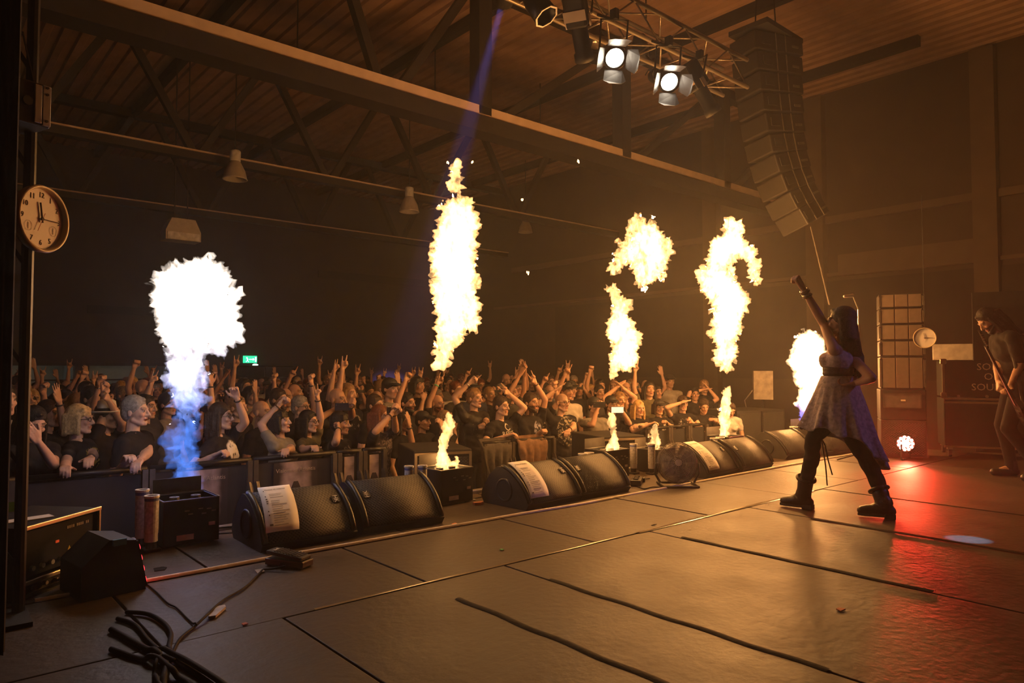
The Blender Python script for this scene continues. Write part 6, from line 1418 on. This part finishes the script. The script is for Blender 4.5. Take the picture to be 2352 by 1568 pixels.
# raised arm: the one nearest the audience end of the picture
for s, key, el, wr, kind, hd_ in ((1, 'L', pxl(1893, 745, .05), pxl(1845, 663, .0), 'fist', None), (-1, 'R', pxl(2003, 868, -.28), pxl(1965, 880, -.12), 'relaxed', pxl(1940, 885, -.1))):
    S = neckp+Vector((s*.150, .012, -.062))
    body.cap(S, el, .043, .035, 10); body.cap(el, el.lerp(wr, .35), .035, .036, 10); body.cap(el.lerp(wr, .3), wr, .036, .0235, 10)
    d = (wr-el).normalized(); m_ = MB(); m_.cap(wr-d*.03, wr+d*.02, .0235, .022, 8); hand(m_, wr+d*.004, d if hd_ is None else (hd_-wr), (0, -1, 0) if s > 0 else (0, -.3, .9), kind, s, 1.08); arms.append((S, el, wr, d, remesh(m_, .0050, 1)))
legs = []
for ft, kn, hp in ((L_(f1), pxl(1868, 1005, -.02), Vector((.085, 0, 0))+pel), (L_(f2), pxl(1992, 1060, -.05), Vector((-.085, 0, 0))+pel)):
    an = Vector((ft.x, ft.y, .115)); legs.append((hp+Vector((0, 0, -.04)), kn, an)); body.cap(hp+Vector((0, 0, -.03)), kn, .080, .052, 12); body.cap(kn, kn.lerp(an, .35)+Vector((0, .015, 0)), .052, .052, 10); body.cap(kn.lerp(an, .35)+Vector((0, .015, 0)), an, .052, .036, 10); body.cap(an, an+Vector((0, -.10, -.06)), .035, .028)
bm_ = remesh(body, .012, 1); me = join_meshes([bm_, mh]+[a[4] for a in arms], 'body'); paint(me, Mh, sk, HAIRC['black']); me.materials.append(M_skin); link('body', me, singer)
# leggings, boots
def part(mb, vox, sm, m, name, parent=None, fo=0.):
    me = remesh(mb, vox, sm)
    if fo: fold(me, fo, 3)
    me.materials.clear(); me.materials.append(m); me.polygons.foreach_set('use_smooth', [True]*len(me.polygons)); return link(name, me, parent or singer)
tr = MB(); tr.ell(pel, (.162, .118, .115), 14)
for (h, k, a) in legs: tr.cap(h, k, .086, .060, 12); tr.cap(k, k.lerp(a, .35)+Vector((0, .015, 0)), .060, .060, 10); tr.cap(k.lerp(a, .35)+Vector((0, .015, 0)), a, .060, .046, 10)
part(tr, .012, 2, M_leg, 'leggings', None, .006)
for i, (h, k, a) in enumerate(legs):
    fw = Vector((0, -1, 0)) if i == 0 else Vector((.25, -1, 0)).normalized(); bt = MB()
    top = a.lerp(k, .22); bt.cap(Vector((a.x, a.y, .085)), top, .052, .060, 12); bt.cap(Vector((a.x, a.y, .055))+fw*-.035, Vector((a.x, a.y, .062))+fw*.06, .044, .046, 12); bt.cap(Vector((a.x, a.y, .062))+fw*.05, Vector((a.x, a.y, .046))+fw*.150, .044, .034, 12); bt.ell(a+Vector((0, 0, .0)), (.054, .062, .06))
    b = part(bt, .0095, 1, M_boot, 'boot')
    so = MB(); R = frame((0, 0, 0), fw.cross(Vector((0, 0, 1))), fw).to_3x3(); c = Vector((a.x, a.y, 0))
    so.prism([(-.036, .0), (-.042, .08), (-.040, .13), (-.022, .178), (.022, .178), (.040, .13), (.042, .08), (.036, 0)], .018, Matrix.Translation(c+Vector((0, 0, .012))) @ R.to_4x4()); so.build('sole', M_black, b)
    MB().box(c+fw*-.035+Vector((0, 0, .020)), (.076, .075, .04), R, bev=.006).build('heel', M_black, b)
    cu = MB(); ax = (k-a).normalized(); u = ax.orthogonal().normalized(); w = ax.cross(u); cu.tube([top+ax*.03+(u*math.cos(t)+w*math.sin(t))*.064 for t in np.linspace(0, 6.283, 20)], .014, 8); cu.build('boot_cuff', M_boot, b, smooth=True)
# laces dangling from the knee of the front leg
kn = legs[0][1]; lc = MB()
for dx, ln in ((.0, .30), (.02, .22)): q = kn+lx*(.07+dx)+Vector((0, 0, -.06)); lc.tube([kn+lx*.06, q, q+lx*.02+Vector((0, 0, -ln*.5)), q+lx*(.03+dx)+Vector((0, 0, -ln))], .005, 6)
lc.build('dangling_laces', M_boot, singer, smooth=True)
# dress: bodice and a skirt with pointed handkerchief hem
bd = MB(); bd.ell(waist+Vector((0, 0, -.03)), (.128, .098, .12), 14); bd.ell(chest+Vector((0, 0, -.005)), (.147, .107, .115), 14); bd.ell(pel+Vector((0, 0, .05)), (.155, .12, .10), 14)
for s in (-1, 1): bd.ell(chest+Vector((s*.06, -.075, .0)), (.063, .058, .062), 10); bd.cap(chest+Vector((s*.085, -.02, .06)), neckp+Vector((s*.095, .01, -.02)), .030, .024, 8)
part(bd, .010, 2, M_dress, 'bodice', None, .004)
N, K = 72, 26; V = []
tgt = {}
fwd = -lx; fwd.z = 0; fwd.normalize(); dep = fwd.cross(Vector((0, 0, 1)))
def hem(th):
    c, s = math.cos(th), math.sin(th)        # c=+1: image left (front), c=-1: image right (back)
    r = .305-.03*c+.015*math.cos(3*th)
    z = .60+.05*c if c > .2 else .61-(.2-c)*.215*(1 if s < .5 else .8)
    z += .022*math.sin(7*th+.6); return r, z
for i in range(K+1):
    v = i/K
    for k in range(N):
        th = 2*math.pi*k/N; r1, z1 = hem(th); r0x, r0y = .135, .108; c, s = math.cos(th), math.sin(th); top = waist+Vector((0, 0, .03))
        rr = v; rad = (.125*(1-rr)+r1*rr); pl = 1+.085*math.sin(11*th+2*v)*v*v+.045*math.sin(19*th+1)*v
        p = top.copy(); ctr = top.lerp(pel+Vector((0, 0, -.1)), v); z = top.z*(1-v)+z1*v
        ctr += (-fwd)*.025*v
        V.append((ctr.x+(fwd.x*c+dep.x*s*.85)*rad*pl, ctr.y+(fwd.y*c+dep.y*s*.85)*rad*pl, z))
F = [(i*N+k, i*N+(k+1) % N, (i+1)*N+(k+1) % N, (i+1)*N+k) for i in range(K) for k in range(N)]
sk_o = MB().add(V, F).build('skirt', M_dress, singer, smooth=True); mo = sk_o.modifiers.new('thick', 'SOLIDIFY'); mo.thickness = .006
sa = MB(); sa.ell(waist+Vector((0, 0, .05)), (.137, .110, .045), 18); sa.ell(waist+Vector((0, 0, .085)), (.142, .112, .04), 18); part(sa, .010, 1, M_sash, 'waist_sash', None, .004)
# short under-skirt flap between the legs
# hair: long and straight down the back
hb = MB(); rnd = random.Random(5); R = Mh.to_3x3(); P = lambda x, y, z: Mh @ Vector((x, y, z))
hb.ell(P(0, .022, .050), (.088, .100, .094), 18, R); hb.ell(P(0, .06, -.02), (.080, .062, .10), 14, R)
for k in range(9): hb.ell(P(-.055+.0137*k, -.050+.012*abs(k-4)*.6, .096-.006*abs(k-4)), (.018, .036, .022), 8, R)
for k in range(15):
    f = k/14; a = math.radians(-8+196*f); p0 = P(.078*math.cos(a), .02+.078*math.sin(a), .02); p1 = P(.088*math.cos(a), .045+.085*math.sin(a), -.12)
    bx_ = pxl(1945+48*f+rnd.uniform(-4, 4)*1., 862+rnd.uniform(-6, 14), -.13+.24*(1-f)); mid = p1.lerp(bx_, .5)+lx*.02
    hb.cap(p0, p1, .024, .026, 7); hb.cap(p1, mid, .026, .027, 7); hb.cap(mid, bx_, .027, .010, 7)
part(hb, .0085, 1, HAIR['black'], 'hair')
wr = arms[0][2]; dv = arms[0][3]; u = dv.orthogonal().normalized(); w = dv.cross(u)
for k in range(4):
    MB().tube([wr-dv*(.012+.018*k)+(u*math.cos(t)+w*math.sin(t))*(.030+.002*(k % 2)) for t in np.linspace(0, 6.283, 18)], .0065, 6).build('bracelet', B_lea if k % 2 else B_slv, singer, smooth=True)

# ================================================================ the guitarist, half in the dark
g0 = gz(2318, 1100); gD = 6.9
guit = thing('person', 'long haired guitarist in dark clothes bent over his guitar', 'person', Vector((g0.x+.05, g0.y-.05, 0)), 0)
G_L = Vector((-.55, .75, 0)).normalized(); guit.rotation_euler.z = math.atan2(G_L.y, G_L.x)+math.pi/2
gl = lambda x, y, dd=0.: to_local(guit, gd(x, y, gD+dd), 1.)
fa, fb = to_local(guit, gz(2300, 1100), 1), to_local(guit, gz(2372, 1118), 1)
gp = gl(2335, 935)
arms_g = {'L': dict(w=gl(2312, 886, -.15), kind='grip', hint=to_local(guit, guit.location+Vector(_R)*1.0+Vector((0, 0, -.6)), 1), n=(0, 0, 1)), 'R': dict(w=gl(2285, 885, .05), kind='grip', hint=(-.6, .3, -.8), n=(0, 1, 0))}
Mg, eg = figure(guit, arms_g, hair='long', hairc='black', stubble=.9, head=(.1, .75, 0), lean=(0, -.25), shirt=cloth_mat('dark_knit_jumper', (.012, .011, .011)), q=1, seed=77, sleeve=.8, skin=1, trousers=cloth_mat('guitarist_trousers', (.012, .011, .012)),
    legs={'R': ((-.14, -.10, .52), (-.13, -.02, .09)), 'L': ((.15, -.16, .50), (.20, .10, .09))})
guit.location.x += .12
M_gb = mat('guitar_lacquer', (.02, .018, .018), .15); M_neck = mat('guitar_neck', (.03, .018, .012), .5)
gt = thing('electric_guitar', 'dark electric guitar held by the long haired guitarist', 'guitar', guit.matrix_basis @ Vector((0, 0, 0)))
o_ = gt.location; A = gd(2352, 945, gD-.28); B = gd(2296, 835, gD-.36); ax = (B-A).normalized(); B = A+ax*.85
nn = (guit.matrix_basis.to_3x3() @ Vector((0, -1, .1))).normalized(); Mf = frame(A-o_, ax, ax.cross(nn)*-1)
MB().prism([(-.22, -.10), (-.10, -.17), (.02, -.12), (.14, -.16), (.20, -.08), (.10, -.03), (.10, .03), (.22, .10), (.14, .15), (.0, .11), (-.12, .16), (-.23, .08)], .04, Mf).build('body', M_gb, gt)
MB().box(Mf @ Vector((.42, 0, .035)), (.66, .05, .02), Mf.to_3x3()).build('neck', M_neck, gt)
hs = MB().prism([(0, -.025), (.06, -.05), (.18, -.03), (.18, .02), (.04, .03)], .014, Mf @ Matrix.Translation((.74, 0, .02))).build('headstock', M_gb, gt)
for k in range(6): MB().cyl(Mf @ Vector((.78+.022*k, -.055+.004*k, .028)), .007, .016, 8, Mf.to_3x3() @ Vector((0, 1, 0))).build('tuning_peg', M_chrome, hs)
for x in (-.08, .02): MB().box(Mf @ Vector((x, 0, .044)), (.03, .08, .012), Mf.to_3x3()).build('pickup', M_chrome, gt)
MB().tube([Mf @ Vector((-.2, -.05, .05)), guit.matrix_basis @ Vector((.14, -.12, 1.42))-o_, guit.matrix_basis @ Vector((.10, .12, 1.42))-o_], .015, 6).build('strap', M_black, gt)
# ================================================================ stage lights of the rig behind the camera, outside the picture
bp4 = gz(2225, 1238); pl = Vector((bp4.x+1.2, bp4.y-2.6, 4.6))          # throws the blue patch on the deck
lamp('rig_blue_spot_offscreen', 'SPOT', pl, 6500, (.12, .5, 1), None, .01, bp4, math.radians(2.6), .5)
wl = Vector((8.2, -2.6, 4.7))                                            # violet side of the dress
lamp('rig_violet_wash_offscreen', 'SPOT', wl, 150, (.34, .28, 1), None, .08, Vector((5.45, 2.3, .75)), math.radians(16), .5)
bpy.data.scenes.remove(TMP)
